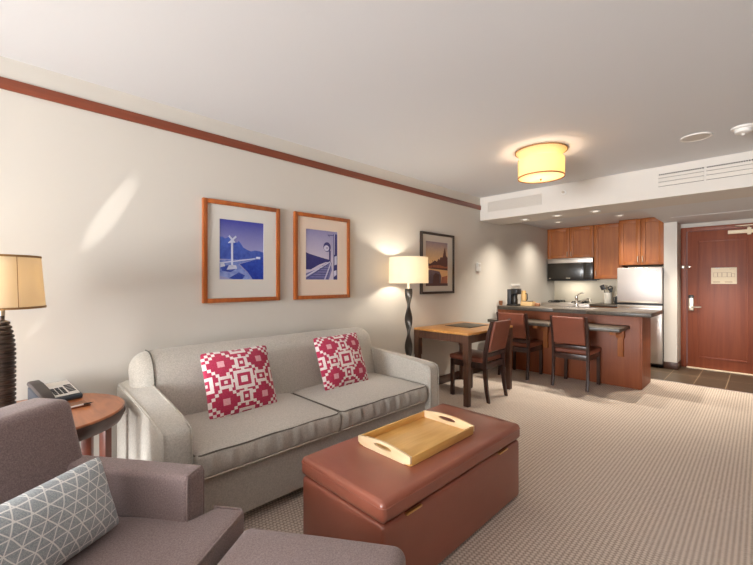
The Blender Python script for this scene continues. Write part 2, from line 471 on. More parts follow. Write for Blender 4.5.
gd = MB(); gd.box(-.852, -.815, 7.275, 7.30, 1.475, 1.52, .004); gd.tube([(-.815, 7.285, 1.497), (-.785, 7.275, 1.51), (-.762, 7.28, 1.51), (-.755, 7.29, 1.497), (-.765, 7.28, 1.485), (-.815, 7.285, 1.49)], .005, 8)
gd.cyl((-.755, 7.318, 1.498), (-.755, 7.272, 1.498), .009, n=12)
obj('door_guard', gd, M['nickel'], d1)
cl = MB(); cl.box(-.335, .02, 7.245, 7.30, 1.945, 1.995, .006)
cl.tube([(-.12, 7.25, 1.995), (-.12, 7.25, 2.03), (-.26, 7.265, 2.052), (-.02, 7.28, 2.055)], .007, 8); cl.box(-.14, -.10, 7.24, 7.30, 1.925, 2.02, .003)
obj('door_closer', cl, M['cream'], d1)
obj('threshold', MB().box(-.79, .0, 7.27, 7.318, -.002, .012, .003), M['cream'], d1)
# evacuation plan sheet on the door
sg = MB(); sg.box(-.516, -.245, 7.312, 7.3155, 1.245, 1.478); sg.mi = 1
sg.box(-.47, -.42, 7.3105, 7.312, 1.465, 1.478); sg.mi = 2
for i, (a, bq, h) in enumerate([(-.49, -.445, .06), (-.445, -.40, .06), (-.40, -.345, .06), (-.345, -.30, .06), (-.30, -.265, .045)]):
    z = 1.345
    for (p, q, u, v) in ((a, bq, z, z+.003), (a, bq, z+h, z+h+.003), (a, a+.003, z, z+h), (bq-.003, bq, z, z+h)): sg.box(p, q, 7.3113, 7.312, u, v)
for z in (1.272, 1.264, 1.28): sg.box(-.495, -.42, 7.3113, 7.312, z, z+.003); sg.box(-.37, -.29, 7.3113, 7.312, z, z+.003)
sg.box(-.32, -.27, 7.3113, 7.312, 1.455, 1.459)
M['ink'] = plain('faint_ink', C(176, 146, 116), .8)
single('notice_sheet', sg, [M['cream'], M['paper'], M['ink']], 'cream evacuation plan sheet fixed to the red-brown entry door', 'notice', smooth=False)

# ------------------------------------------------------------------ wall pictures
def poly(mb, pts, x, y0, z0, W, H):
    """flat printed shape on the wall plane; pts in 0..1, drawn on the sheet"""
    f = mb.bm.faces.new([mb.bm.verts.new((x, y0 + u*W, z0 + v*H)) for u, v in pts]); f.material_index = mb.mi
def strip(mb, p, q, w, *a):
    dx, dy = q[0]-p[0], q[1]-p[1]; l = math.hypot(dx, dy); nx, ny = -dy/l*w/2, dx/l*w/2
    poly(mb, [(p[0]+nx, p[1]+ny), (q[0]+nx, q[1]+ny), (q[0]-nx, q[1]-ny), (p[0]-nx, p[1]-ny)], *a)

def gradient(name, lo, hi, z0, z1, mottled=.0):
    m, nt, N, L, p = new_mat(name)
    t = N.new('ShaderNodeTexCoord'); s = N.new('ShaderNodeSeparateXYZ'); L.new(t.outputs['Object'], s.inputs[0])
    mr = N.new('ShaderNodeMapRange'); mr.inputs[1].default_value = z0; mr.inputs[2].default_value = z1
    L.new(s.outputs[2], mr.inputs[0])
    n = N.new('ShaderNodeTexNoise'); n.inputs['Scale'].default_value = 45; n.inputs['Detail'].default_value = 6; L.new(t.outputs['Object'], n.inputs['Vector'])
    ad = N.new('ShaderNodeMath'); ad.operation = 'MULTIPLY_ADD'; L.new(n.outputs['Fac'], ad.inputs[0]); ad.inputs[1].default_value = mottled; L.new(mr.outputs[0], ad.inputs[2])
    sb = N.new('ShaderNodeMath'); sb.operation = 'SUBTRACT'; L.new(ad.outputs[0], sb.inputs[0]); sb.inputs[1].default_value = mottled*.5
    r = N.new('ShaderNodeValToRGB'); r.color_ramp.elements[0].color = lo; r.color_ramp.elements[1].color = hi
    L.new(sb.outputs[0], r.inputs['Fac']); L.new(r.outputs['Color'], p.inputs['Base Color'])
    p.inputs['Roughness'].default_value = .35
    return m

def picture(y0, y1, z0, z1, fw, fmat, mat, label, box, art, mats):
    o = thing('framed_picture', label, 'picture', (WX, (y0+y1)/2, z0), group='framed pictures on the long wall')
    f = MB(); d = .03
    f.box(WX, WX+d, y0, y0+fw, z0, z1, .003); f.box(WX, WX+d, y1-fw, y1, z0, z1, .003)
    f.box(WX, WX+d, y0+fw, y1-fw, z0, z0+fw, .003); f.box(WX, WX+d, y0+fw, y1-fw, z1-fw, z1, .003)
    obj('frame', f, fmat, o)
    a, b_, c, e = box
    mm = MB(); t = .0035
    mm.box(WX+.002, WX+.016, y0+fw, a, z0+fw, z1-fw); mm.box(WX+.002, WX+.016, b_, y1-fw, z0+fw, z1-fw)
    mm.box(WX+.002, WX+.016, a, b_, z0+fw, c); mm.box(WX+.002, WX+.016, a, b_, e, z1-fw)
    obj('mat_board', mm, mat, o, smooth=False)
    p = MB(); p.box(WX+.002, WX+.012, a, b_, c, e)
    art(p, a, c, b_-a, e-c)
    obj('print', p, mats, o, smooth=False)
    return o

xx = [WX+.0123 + .0003*i for i in range(10)]
def rnd_ridge(pts): return pts
def art_crossing(p, a, c, W, H):
    A = lambda i: (xx[i], a, c, W, H)
    p.mi = 1   # dark wooded hills
    poly(p, [(0, .34), (0, .70), (.07, .71), (.12, .68), (.2, .71), (.3, .66), (.38, .62), (.42, .66), (.47, .61), (.52, .55), (.62, .51), (.7, .49), (.8, .51), (.92, .50), (1, .48), (1, .36), (.5, .34)], *A(0))
    p.mi = 2   # pale road and gravel
    poly(p, [(0, .06), (0, .32), (.25, .33), (.75, .37), (.84, .39), (.84, .36), (.55, .30), (.42, .26), (.48, .20), (.62, .12), (.7, .02), (.62, 0), (.3, 0)], *A(1))
    p.mi = 1
    poly(p, [(.02, .21), (.2, .24), (.36, .18), (.24, .12), (.06, .14)], *A(2)); poly(p, [(.2, .02), (.42, .12), (.56, .07), (.5, .005), (.3, .005)], *A(2))
    p.mi = 3   # deep blue grass
    poly(p, [(.44, .26), (.84, .36), (1, .40), (1, 0), (.74, 0), (.62, .13)], *A(2))
    p.mi = 4
    strip(p, (.0, .27), (.8, .365), .018, *A(3))
    strip(p, (.27, .2), (.27, .66), .045, *A(4))
    strip(p, (.19, .60), (.36, .73), .035, *A(5)); strip(p, (.20, .73), (.34, .61), .035, *A(6))
    poly(p, [(.82, .36), (.92, .36), (.92, .40), (.82, .40)], *A(5))
    poly(p, [(.15, .16), (.38, .18), (.36, .24), (.2, .24)], *A(4)); poly(p, [(.02, .2), (.12, .22), (.1, .27), (.02, .26)], *A(4))
    p.mi = 3
    for u, v in ((.21, .585), (.34, .60)): poly(p, [(u+.035*math.cos(k*PI/4), v+.025*math.sin(k*PI/4)) for k in range(8)], *A(7))
blue1 = [gradient('blue_sky_print', C(160, 160, 206), C(60, 66, 158), .37, .62, .1), gradient('blue_hill_print', C(30, 52, 146), C(78, 104, 192), .1, .5, 1.2),
         gradient('blue_road_print', C(150, 168, 222), C(70, 96, 188), .1, .5, 1.4), gradient('blue_grass_print', C(22, 44, 146), C(60, 92, 192), .1, .5, 1.2), plain('pale_blue_print', C(206, 212, 234), .35)]
picture(1.02, 1.637, 1.124, 1.880, .032, M['oak'], M['mat_board'], 'oak framed blue photo of a railway crossing sign, wider mat, nearest the ribbed lamp', (1.142, 1.495, 1.296, 1.744), art_crossing, blue1)

def art_signal(p, a, c, W, H):
    A = lambda i: (xx[i], a, c, W, H)
    p.mi = 1
    poly(p, [(0, .20), (0, .54), (.12, .51), (.35, .47), (.6, .43), (.75, .41), (.8, .36), (.62, .36), (.4, .30), (.15, .2)], *A(0))
    p.mi = 3   # pale track bed
    poly(p, [(.0, .0), (.0, .12), (.3, .2), (.62, .34), (.78, .37), (.82, .2), (.72, 0)], *A(1))
    p.mi = 2
    strip(p, (0, .06), (.76, .37), .03, *A(2)); strip(p, (.58, 0), (.8, .37), .035, *A(3))
    p.mi = 1
    for k in range(6): strip(p, (.1+.08*k, .03+.05*k), (.66+.02*k, .03+.05*k), .012, *A(2))
    strip(p, (.02, .02), (.77, .355), .012, *A(4)); strip(p, (.66, 0), (.81, .36), .014, *A(4))
    poly(p, [(.87, 0), (.87, .95), (1, .95), (1, 0)], *A(3))
    p.mi = 2
    strip(p, (.90, .52), (.90, .95), .02, *A(5)); poly(p, [(.9, .3), (.98, .32), (.98, .5), (.9, .48)], *A(5)); poly(p, [(.88, .06), (.97, .1), (.97, .2), (.88, .18)], *A(5))
    p.mi = 1
    poly(p, [(.66+.12*math.cos(k*PI/8), .67+.1*math.sin(k*PI/8)) for k in range(16)], *A(4))
    strip(p, (.75, .38), (.75, .6), .05, *A(4)); strip(p, (.68, .92), (.9, .92), .015, *A(4)); strip(p, (.7, .92), (.74, .88), .012, *A(5))
    p.mi = 2
    poly(p, [(.64+.085*math.cos(k*PI/8), .645+.06*math.sin(k*PI/8)) for k in range(16)], *A(6))
    p.mi = 1
    poly(p, [(.655+.02*math.cos(k*PI/4), .65+.016*math.sin(k*PI/4)) for k in range(8)], *A(7))
blue2 = [gradient('violet_sky_print', C(206, 198, 216), C(140, 138, 186), .36, .62, .15), gradient('violet_dark_print', C(46, 44, 104), C(64, 62, 128), .1, .6, .8), plain('violet_pale_print', C(206, 204, 226), .35), gradient('violet_track_print', C(104, 104, 160), C(140, 140, 188), .1, .4, 1.0)]
picture(1.776, 2.395, 1.124, 1.880, .032, M['oak'], M['mat_warm'], 'oak framed violet photo of a round railway signal, middle picture above the sofa', (1.897, 2.250, 1.297, 1.744), art_signal, blue2)

def art_town(p, a, c, W, H):
    A = lambda i: (xx[i], a, c, W, H)
    p.mi = 1
    poly(p, [(0, .40), (0, .52), (.2, .50), (.3, .53), (.4, .58), (.5, .55), (.56, .62), (.62, .60), (.66, .66), (.76, .66), (.84, .86), (.88, .9), (.92, .70), (1, .66), (1, .36)], *A(0))
    p.mi = 2
    poly(p, [(0, .0), (0, .36), (.25, .36), (.62, .33), (.7, .22), (.66, 0)], *A(1))
    p.mi = 3
    poly(p, [(0, .38), (0, .43), (.3, .47), (.6, .48), (.9, .44), (1, .46), (1, .41), (.7, .41), (.35, .42)], *A(2)); poly(p, [(.66, .02), (.72, .2), (.98, .24), (.98, .02)], *A(2))
    p.mi = 1
    poly(p, [(.3, .0), (.34, .24), (.44, .30), (.62, .26), (.6, 0)], *A(3)); poly(p, [(0, 0), (0, .06), (1, .06), (1, 0)], *A(4))
    for u in (.12, .3, .46, .62): strip(p, (u, .4), (u, .58), .012, *A(4))
town = [gradient('sunset_sky_print', C(236, 196, 140), C(132, 116, 128), .38, .64, .3), gradient('dusk_town_print', C(78, 46, 44), C(98, 58, 52), .1, .6, .6), gradient('river_print', C(70, 56, 70), C(126, 104, 116), .1, .35, .6), plain('terracotta_print', C(168, 98, 66), .35)]
picture(3.492, 4.17, 1.13, 1.872, .028, M['darkframe'], M['mat_grey'], 'dark framed photo of a riverside town at sunset behind the floor lamp shade', (3.587, 4.04, 1.225, 1.765), art_town, town)

# thermostat on the wall
t = thing('thermostat', 'small white thermostat on the wall past the dark framed picture', 'thermostat', (WX, 4.79, 1.43))
obj('body', MB().box(WX, WX+.028, 4.745, 4.84, 1.425, 1.545, .006), M['white'], t)
obj('display', MB().box(WX+.028, WX+.03, 4.765, 4.82, 1.49, 1.525), M['vent_tan'], t)

# ------------------------------------------------------------------ sofa
so = thing('sofa', 'light grey linen two-cushion sofa along the left wall', 'sofa', (-2.32, 1.56, 0))
obj('base', MB().rounded((-2.335, 1.525, .195), (.435, .905, .135), .02, (4, 8, 3)), M['sofa'], so)
def arm_poly():
    p = [(-2.79, .06), (-2.79, .645)]
    for i in range(11):
        u = i/10; x = -2.74 + u*.84
        p.append((x, .650 - .015*u - .025*u*u))
    p += [(-1.862, .595), (-1.85, .56), (-1.85, .06)]
    return p
for y0, y1 in ((.50, .637), (2.418, 2.543)):
    am = MB().prism(arm_poly(), 'y', y0, y1, .028, 4)
    def lift(x, y, z):
        t = (y-y0)/(y1-y0) if y0 < 1 else (y1-y)/(y1-y0)
        return z + (.04*max(0, (-1.9-x)/.88)*t if z > .5 else 0)
    for v in am.bm.verts: v.co.z = lift(*v.co)
    arm = obj('arm', am, M['sofa'], so, ang=50)
    inner = y1 if y0 < 1 else y0
    ap = arm_poly()
    pp = [(x+.0015, y, lift(x, y, z)+.0015) for y in (y0+.009, y1-.009) for x, z in ap[1:-1]]
    h = len(ap)-2
    tb = MB(); tb.tube(pp[:h] + [(-1.848, y0+.009, .08)], .003, 6); tb.tube(pp[h:] + [(-1.848, y1-.009, .08)], .003, 6)
    obj('piping', tb, M['piping_arm'], arm)
def back_fn(q):
    z = q.z / .325
    lean = -.075 * (z)                       # leans back towards the top
    bulge = .03 * max(0, 1 - (q.y/.95)**4) * (1 - z*z) if q.x > 0 else 0
    sag = -.012 * (abs(q.y)/.95)**6 if q.z > 0 else 0
    return Vector((q.x + lean + bulge, q.y, q.z + sag))
bk = obj('backrest', MB().rounded((-2.60, 1.51, .53), (.115, .968, .325), .1, (4, 30, 12), back_fn), M['sofa'], so, ang=80)
# piped seam round each end of the backrest
for ys in (-1,):
    sec = [(.115, -.10), (.115, .0), (.115, .1), (.115, .225)] + [(.015+.1*math.cos(a*PI/16), .225+.1*math.sin(a*PI/16)) for a in range(1, 9)] + [(-.04, .325)]
    pts = []
    for x, z in sec:
        q = back_fn(Vector((x, ys*.868, z))); pts.append((-2.60+q.x+.002, 1.51+q.y, .53+q.z+.001))
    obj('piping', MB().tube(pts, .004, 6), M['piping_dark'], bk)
def cushion_fn(hx, hy, hz, ph):
    def fn(q):
        u, v = q.x/hx, q.y/hy
        if q.z > 0: q.z += .022*max(0, 1-u**4)*max(0, 1-v**6)
        if u > .93:                      # front band: soft vertical gathers
            k = 1 - abs(q.z/hz)**2
            q.x += k*(.010 + .005*math.sin(q.y*64+ph) + .004*math.sin(q.y*117+2*ph+q.z*30))
        q.z += .003*math.sin(q.y*9+ph)*(1 if q.z > 0 else 0)
        return q
    return fn
for i, (y0, y1) in enumerate(((.645, 1.524), (1.532, 2.410))):
    hx, hy, hz = .33, (y1-y0)/2, .062
    cy = (y0+y1)/2
    sc = obj('seat_cushion', MB().rounded((-2.195, cy, .396), (hx, hy, hz), .022, (10, 70, 3), cushion_fn(hx, hy, hz, i*1.7)), M['sofa'], so, ang=80)
    zt, zb = .452, .336
    xf = -1.867
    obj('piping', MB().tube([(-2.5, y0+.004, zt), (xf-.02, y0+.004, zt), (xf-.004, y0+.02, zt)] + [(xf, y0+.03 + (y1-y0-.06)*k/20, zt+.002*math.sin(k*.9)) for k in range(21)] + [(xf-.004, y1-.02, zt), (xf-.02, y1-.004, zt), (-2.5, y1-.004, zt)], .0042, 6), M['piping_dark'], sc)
    obj('piping', MB().tube([(-2.4, y0+.006, zb), (xf-.02, y0+.006, zb), (xf-.004, y0+.02, zb)] + [(xf, y0+.03 + (y1-y0-.06)*k/20, zb) for k in range(21)] + [(xf-.004, y1-.02, zb), (xf-.02, y1-.006, zb)], .005, 6), M['piping_light'], sc)
for x in (-2.7, -1.96):
    for y in (.575, 2.48): obj('foot', MB().cyl((x, y, .062), (x, y, 0), .028, .02, 12), M['chairwood'], so)

# ------------------------------------------------------------------ patterned throw pillows (woven pixel pattern as face materials)
NP = 44
def pat(i, j):
    x, y = i - (NP-1)/2, j - (NP-1)/2
    cx = max(abs(x), abs(y))
    if cx < 1.6: return 1
    if cx < 4: return 0
    if cx < 5.6: return 1 if (cx > 4.2) else 2
    def ring(x, y, a, b):
        if abs(x) <= a and abs(y) <= b:
            if abs(x) > a-1.2 or abs(y) > b-1.2: return 1
            if abs(x) <= 1.1 and abs(y) <= 1.1: return 1
            return 0
        return None
    for dx, dy, a, b in ((0, 11, 3.6, 4.1), (0, -11, 3.6, 4.1), (11, 0, 4.1, 3.6), (-11, 0, 4.1, 3.6), (0, 22, 4.6, 3.6), (0, -22, 4.6, 3.6), (22, 0, 3.6, 4.6), (-22, 0, 3.6, 4.6)):
        r = ring(x-dx, y-dy, a, b)
        if r is not None: return r
    if (abs(x) < 1 and 6 < abs(y) < 17) or (abs(y) < 1 and 6 < abs(x) < 17): return 1
    for dx, dy in ((12, 12), (-12, 12), (12, -12), (-12, -12)):
        u, v = abs(x-dx), abs(y-dy)
        if max(u, v) < 1.8: return 2
        d = math.floor(u/2) + math.floor(v/2)
        if d < 4: return 0
        if d == 4: return 1
        if d == 6 and abs(x) > 12 and abs(y) > 12: return 1
    return 0
def pillow_mesh(w, h, T, patterned=True, n=NP):
    b = MB(); bm = b.bm
    def prof(u, v):
        e = max(0, (1-abs(u)**2.6)) ** .62 * max(0, (1-abs(v)**2.6)) ** .62
        pin = 1 - .06*(abs(u)**3)*(1-abs(v)**2)*0 
        return e
    G = {}
    for sgn in (1, -1):
        for i in range(n+1):
            for j in range(n+1):
                u, v = 2*i/n-1, 2*j/n-1
                edge = i in (0, n) or j in (0, n)
                if edge and sgn == -1: G[(-1, i, j)] = G[(1, i, j)]; continue
                sx = 1 - .045*(1-v*v)*abs(u)**4 ; sy = 1 - .045*(1-u*u)*abs(v)**4
                z = sgn*T*prof(u, v)*(1 + .05*math.sin(5*u+3*v))
                cr_ = 1 - .05*(u*v)**6
                G[(sgn, i, j)] = bm.verts.new((u*w/2*sx*cr_, v*h/2*sy*cr_, z))
        for i in range(n):
            for j in range(n):
                q = [G[(sgn, i, j)], G[(sgn, i+1, j)], G[(sgn, i+1, j+1)], G[(sgn, i, j+1)]]
                f = bm.faces.new(q if sgn == 1 else q[::-1])
                f.material_index = pat(i, j) if patterned else 0
    return b
def frame_matrix(bl, br, tl, T_off=0):
    bl, br, tl = Vector(bl), Vector(br), Vector(tl)
    X = (br-bl).normalized(); Y = (tl-bl); Y = (Y - X*Y.dot(X)).normalized(); Z = X.cross(Y)
    c = bl + (br-bl)/2 + (tl-bl)/2
    return Matrix(((X.x, Y.x, Z.x, c.x), (X.y, Y.y, Z.y, c.y), (X.z, Y.z, Z.z, c.z), (0, 0, 0, 1)))
pm = [M['p_red'], M['p_white'], M['p_pink']]
for lab, bl, br, tl in (('raspberry and white patterned square pillow on the sofa end by the side table', (-2.255, .885, .468), (-2.255, 1.315, .472), (-2.40, .845, .83)),
                        ('raspberry and white patterned square pillow on the sofa end by the floor lamp', (-2.255, 1.722, .475), (-2.255, 2.15, .48), (-2.40, 1.672, .84))):
    p = single('throw_pillow', pillow_mesh(.455, .42, .062), pm, lab, 'pillow', 'patterned throw pillows on the sofa', ang=80)
    p.matrix_world = frame_matrix(bl, br, tl)

# ------------------------------------------------------------------ leather storage ottoman and tray
ot = thing('storage_ottoman', 'red-brown leather storage ottoman in front of the sofa', 'ottoman', (-1.29, 1.62, 0))
OX0, OX1, OY0, OY1 = -1.565, -1.012, 1.035, 2.195
def flare(q):
    return q
obj('body', MB().rounded(((OX0+OX1)/2, (OY0+OY1)/2, .174), ((OX1-OX0)/2, (OY1-OY0)/2, .166), .018, (6, 10, 4)), M['leather'], ot)
def lid_fn(q):
    if q.z > 0: q.z += .008*max(0, 1-(q.x/.28)**4)*max(0, 1-(q.y/.6)**6)
    return q
lid = obj('lid', MB().rounded(((OX0+OX1)/2, (OY0+OY1)/2, .390), ((OX1-OX0)/2+.006, (OY1-OY0)/2+.006, .044), .024, (10, 16, 2), lid_fn), M['leather'], ot, ang=80)
def ring(z, e, r): 
    x0, x1, y0, y1 = OX0-e, OX1+e, OY0-e, OY1+e; k = .022
    pts = []
    for (cx, cy, a0) in ((x1-k, y0+k, -90), (x1-k, y1-k, 0), (x0+k, y1-k, 90), (x0+k, y0+k, 180)):
        for s in range(5): 
            a = math.radians(a0+s*22.5); pts.append((cx+k*math.cos(a), cy+k*math.sin(a), z))
    return MB().tube(pts, r, 6, True)
obj('stitched_seam', ring(.409, .006, .0028), M['leather'], lid)
obj('plinth', MB().box(OX0+.02, OX1-.02, OY0+.02, OY1-.02, .004, .032), M['black'], ot)
for y in (1.212, 1.982):
    obj('lid_pull', MB().box(OX1-.004, OX1+.010, y-.048, y+.048, .334, .344, .002), M['brass'], ot)

tr = thing('serving_tray', 'bamboo serving tray with cut-out handles on the leather ottoman', 'tray', (-1.285, 1.575, .442))
TX0, TX1, TY0, TY1, TZ = -1.462, -1.112, 1.31, 1.855, .4425
obj('tray_floor', MB().box(TX0+.004, TX1-.004, TY0+.004, TY1-.004, TZ, TZ+.008, .001), M['bamboo_base'], tr)
for x0, x1 in ((TX0, TX0+.01), (TX1-.01, TX1)):
    obj('side_rail', MB().box(x0, x1, TY0+.012, TY1-.012, TZ, TZ+.042, .0015), M['bamboo_base'], tr)
def tray_end(y0, y1):
    b = bmesh.new(); W = (TX1-TX0)/2; cx = (TX0+TX1)/2; n = 48
    outer, hole = [], []
    for k in range(n):
        a = 2*PI*k/n
        hole.append((cx + .058*math.copysign(abs(math.cos(a))**.8, math.cos(a)), TZ+.036 + .0115*math.sin(a)))
        # outline radial projection: rectangle with arched top
        dx, dz = math.cos(a), math.sin(a)
        best = None
        for s in range(1, 2001):
            t = s*.0001
            x, z = dx*t, .036 + dz*t
            top = .044 + .017*max(0, math.cos(min(1, abs(x)/W)*PI/2))
            if abs(x) > W or z < 0 or z > top: best = t; break
        outer.append((cx+dx*best, TZ+.036+dz*best))
    # exact lower / side corners
    def snap(x, z):
        for sx in (-1, 1):
            for zz in (0, .044):
                if abs(x-(cx+sx*W)) < .016 and abs(z-(TZ+zz)) < .012: return (cx+sx*W, TZ+zz)
        return (x, z)
    outer = [snap(*p) for p in outer]
    R = {}
    for nm, ring_ in (('o', outer), ('h', hole)):
        for yy in (y0, y1): R[nm, yy] = [b.verts.new((x, yy, z)) for x, z in ring_]
    for i in range(n):
        j = (i+1) % n
        for q in ((R['o', y0][i], R['o', y0][j], R['h', y0][j], R['h', y0][i]), (R['o', y1][i], R['h', y1][i], R['h', y1][j], R['o', y1][j]),
                  (R['o', y0][i], R['o', y1][i], R['o', y1][j], R['o', y0][j]), (R['h', y0][i], R['h', y0][j], R['h', y1][j], R['h', y1][i])):
            try: b.faces.new(q)
            except ValueError: pass
    bmesh.ops.remove_doubles(b, verts=b.verts, dist=1e-5)
    return MB().merge(b)
for y0, y1 in ((TY0, TY0+.012), (TY1-.012, TY1)):
    obj('end_panel', tray_end(y0, y1), M['bamboo'], tr)

# ------------------------------------------------------------------ brown armchair, pillow, footstool
def polar(s, l, a): return (s*math.cos(a) - l*math.sin(a), s*math.sin(a) + l*math.cos(a), 0)
AA = math.radians(36)
ac = thing('armchair', 'brown woven armchair cut off at the lower left corner', 'armchair', polar(-1.05, .925, AA), AA)
obj('base', MB().rounded((-.07, 0, .155), (.36, .385, .115), .015, (4, 4, 3)), M['brown'], ac, world=False)
for sg_ in (1, -1):
    y = sg_*.34
    arm = obj('arm', MB().rounded((-.155, y, .325), (.33, .052, .265), .022, (8, 3, 6)), M['brown'], ac, world=False, ang=80)
    pts = [(.166, y-.040*sg_, .06+.0)] + [(.169, y-.046*sg_, z) for z in (.1, .3, .5, .565)] + [(.164, y-.04*sg_, .585), (.164, y+.04*sg_, .585), (.169, y+.046*sg_, .565), (.169, y+.046*sg_, .3), (.169, y+.046*sg_, .08)]
    obj('piping', MB().tube(pts, .004, 6), M['brown_pipe'], arm, world=False)
def acback(q):
    t = (q.z+.29)/.58
    q.x += -.165*t + (.02*max(0, 1-(q.y/.36)**2)*(1-(2*t-1)**2) if q.x > 0 else 0)
    return q
obj('backrest', MB().rounded((-.32, 0, .525), (.085, .378, .29), .03, (4, 12, 10), acback), M['brown'], ac, world=False, ang=80)
# T-shaped seat cushion
tp = [(-.30, -.282), (.20, -.282), (.20, -.385), (.335, -.385), (.335, .40), (.20, .40), (.20, .282), (-.30, .282)]
def tcush():
    b = bmesh.new(); m = MB()
    A = [b.verts.new((x, y, .272)) for x, y in tp]; B = [b.verts.new((x, y, .43)) for x, y in tp]
    b.faces.new(A[::-1]); b.faces.new(B)
    for i in range(8): b.faces.new((A[i], A[(i+1) % 8], B[(i+1) % 8], B[i]))
    bmesh.ops.bevel(b, geom=[e for e in b.edges], offset=.022, segments=4, profile=.5, affect='EDGES')
    return m.merge(b)
sc = obj('seat_cushion', tcush(), M['brown'], ac, world=False, ang=50)
pts = [(.205, .397, .426), (.315, .397, .426), (.330, .380, .426), (.331, .2, .427), (.331, -.2, .427), (.331, -.37, .426), (.315, -.382, .426), (.205, -.382, .426)]
obj('piping', MB().tube(pts, .0042, 6), M['brown_pipe'], sc, world=False)
for x in (-.38, .24):
    for y in (-.33, .33): obj('foot', MB().box(x-.025, x+.025, y-.025, y+.025, 0, .045, .003), M['chairwood'], ac, world=False)

lp = single('lumbar_pillow', pillow_mesh(.56, .25, .07, False, 40), M['tri'], 'blue-grey lumbar pillow with white triangle lines on the brown armchair', 'pillow', ang=80)
MA = Matrix.Translation(Vector(polar(-1.05, .925, AA))) @ Matrix.Rotation(AA, 4, 'Z')
# pillow local x runs across the chair, y up the lean
bl, br, tl = Vector((-.07, -.31, .45)), Vector((-.045, .235, .45)), Vector((-.15, -.315, .66))
X = (bl-br).normalized()*-1
lp.matrix_world = MA @ frame_matrix(bl, br, tl)

FA = math.radians(35)
fs = thing('footstool', 'brown woven footstool at the bottom edge, pulled up to the armchair', 'footstool', polar(-.415, .888, FA), FA)
def fsf(q):
    if q.z > 0: q.z += .02*max(0, 1-(q.x/.27)**2)*max(0, 1-(q.y/.36)**2)
    return q
obj('seat_pad', MB().rounded((0, 0, .345), (.288, .36, .078), .04, (10, 12, 2), fsf), M['brown'], fs, world=False, ang=80)
obj('base', MB().rounded((0, 0, .157), (.265, .34, .108), .015, (3, 3, 2)), M['brown'], fs, world=False)
for x in (-.21, .21):
    for y in (-.3, .3): obj('foot', MB().box(x-.02, x+.02, y-.02, y+.02, 0, .052, .003), M['chairwood'], fs, world=False)

# ------------------------------------------------------------------ round side table with lamp, phone, pad, pen
SC = (-2.43, .112)
st = thing('side_table', 'round wooden side table between the armchair and the sofa', 'side table', (SC[0], SC[1], 0))
obj('tabletop', MB().lathe([(0, .612), (.352, .612), (.358, .618), (.358, .64), (.352, .645), (0, .645)], (SC[0], SC[1], 0), 72), M['sidetop'], st)
obj('apron', MB().lathe([(.325, .575), (.346, .575), (.361, .606), (.361, .634), (.3585, .636), (.3585, .611), (.325, .611)], (SC[0], SC[1], 0), 72, close=True), M['sideedge'], st)
for k in range(6):
    a = math.radians(37+60*k); cx, cy = SC[0]+.285*math.cos(a), SC[1]+.285*math.sin(a)
    T = Matrix.Translation((cx, cy, 0)) @ Matrix.Rotation(a+.5, 4, 'Z')
    obj('leg', MB().box(-.02, .02, -.02, .02, 0, .61, .003, T=T), M['sideleg'], st)
obj('stretcher_ring', MB().lathe([(.25, .16), (.31, .16), (.31, .185), (.25, .185)], (SC[0], SC[1], 0), 48, close=True), M['sideleg'], st)

LX, LY, LZ = -2.50, .0, .646
tl_ = thing('table_lamp', 'dark ribbed wooden table lamp with linen shade on the round side table', 'lamp', (LX, LY, LZ))
prof = [(0, 0), (.066, 0), (.068, .006), (.068, .022), (.056, .026)]
z = .028
nr = 20
for k in range(nr):
    u = k/(nr-1); rr = .050 if u < .62 else .050*math.sqrt(max(.0, 1-((u-.62)/.47)**2)) + .0
    rr = max(rr, .018)
    prof += [(rr-.006, z), (rr, z+.004), (rr, z+.013), (rr-.006, z+.017)]; z += .0212
prof += [(.010, z+.002), (.010, z+.06), (0, z+.06)]
obj('body', MB().lathe(prof, (LX, LY, LZ), 40), M['lampwood'], tl_)
ztop = 1.40; zbot = 1.155
def drum(r0, z0, r1, z1, t=.002): return [(r0, z0), (r1, z1), (r1-t, z1), (r0-t, z0)]
sh = obj('lamp_shade', MB().lathe(drum(.157, zbot, .139, ztop), (LX, LY, 0), 56, close=True), M['shade_t'], tl_)
tm = MB()
for r, z in ((.1575, zbot+.003), (.1395, ztop-.003)): tm.lathe([(r-.003, z-.005), (r+.0015, z-.005), (r+.0015, z+.005), (r-.003, z+.005)], (LX, LY, 0), 56, close=True)
for k in range(4):
    a = math.radians(20+90*k); tm.tube([(LX+.1585*math.cos(a), LY+.1585*math.sin(a), zbot), (LX+.1405*math.cos(a), LY+.1405*math.sin(a), ztop)], .0016, 6)
obj('trim', tm, M['shadeband'], sh)
hp = MB(); hp.tube([(LX, LY-.045, 1.175), (LX, LY-.055, 1.21), (LX, LY-.045, 1.33), (LX, LY, 1.39), (LX, LY+.045, 1.33), (LX, LY+.055, 1.21), (LX, LY+.045, 1.175), (LX, LY, 1.168)], .0025, 6); hp.cyl((LX, LY, 1.12), (LX, LY, 1.17), .012, n=12)
obj('harp', hp, M['nickel'], tl_)

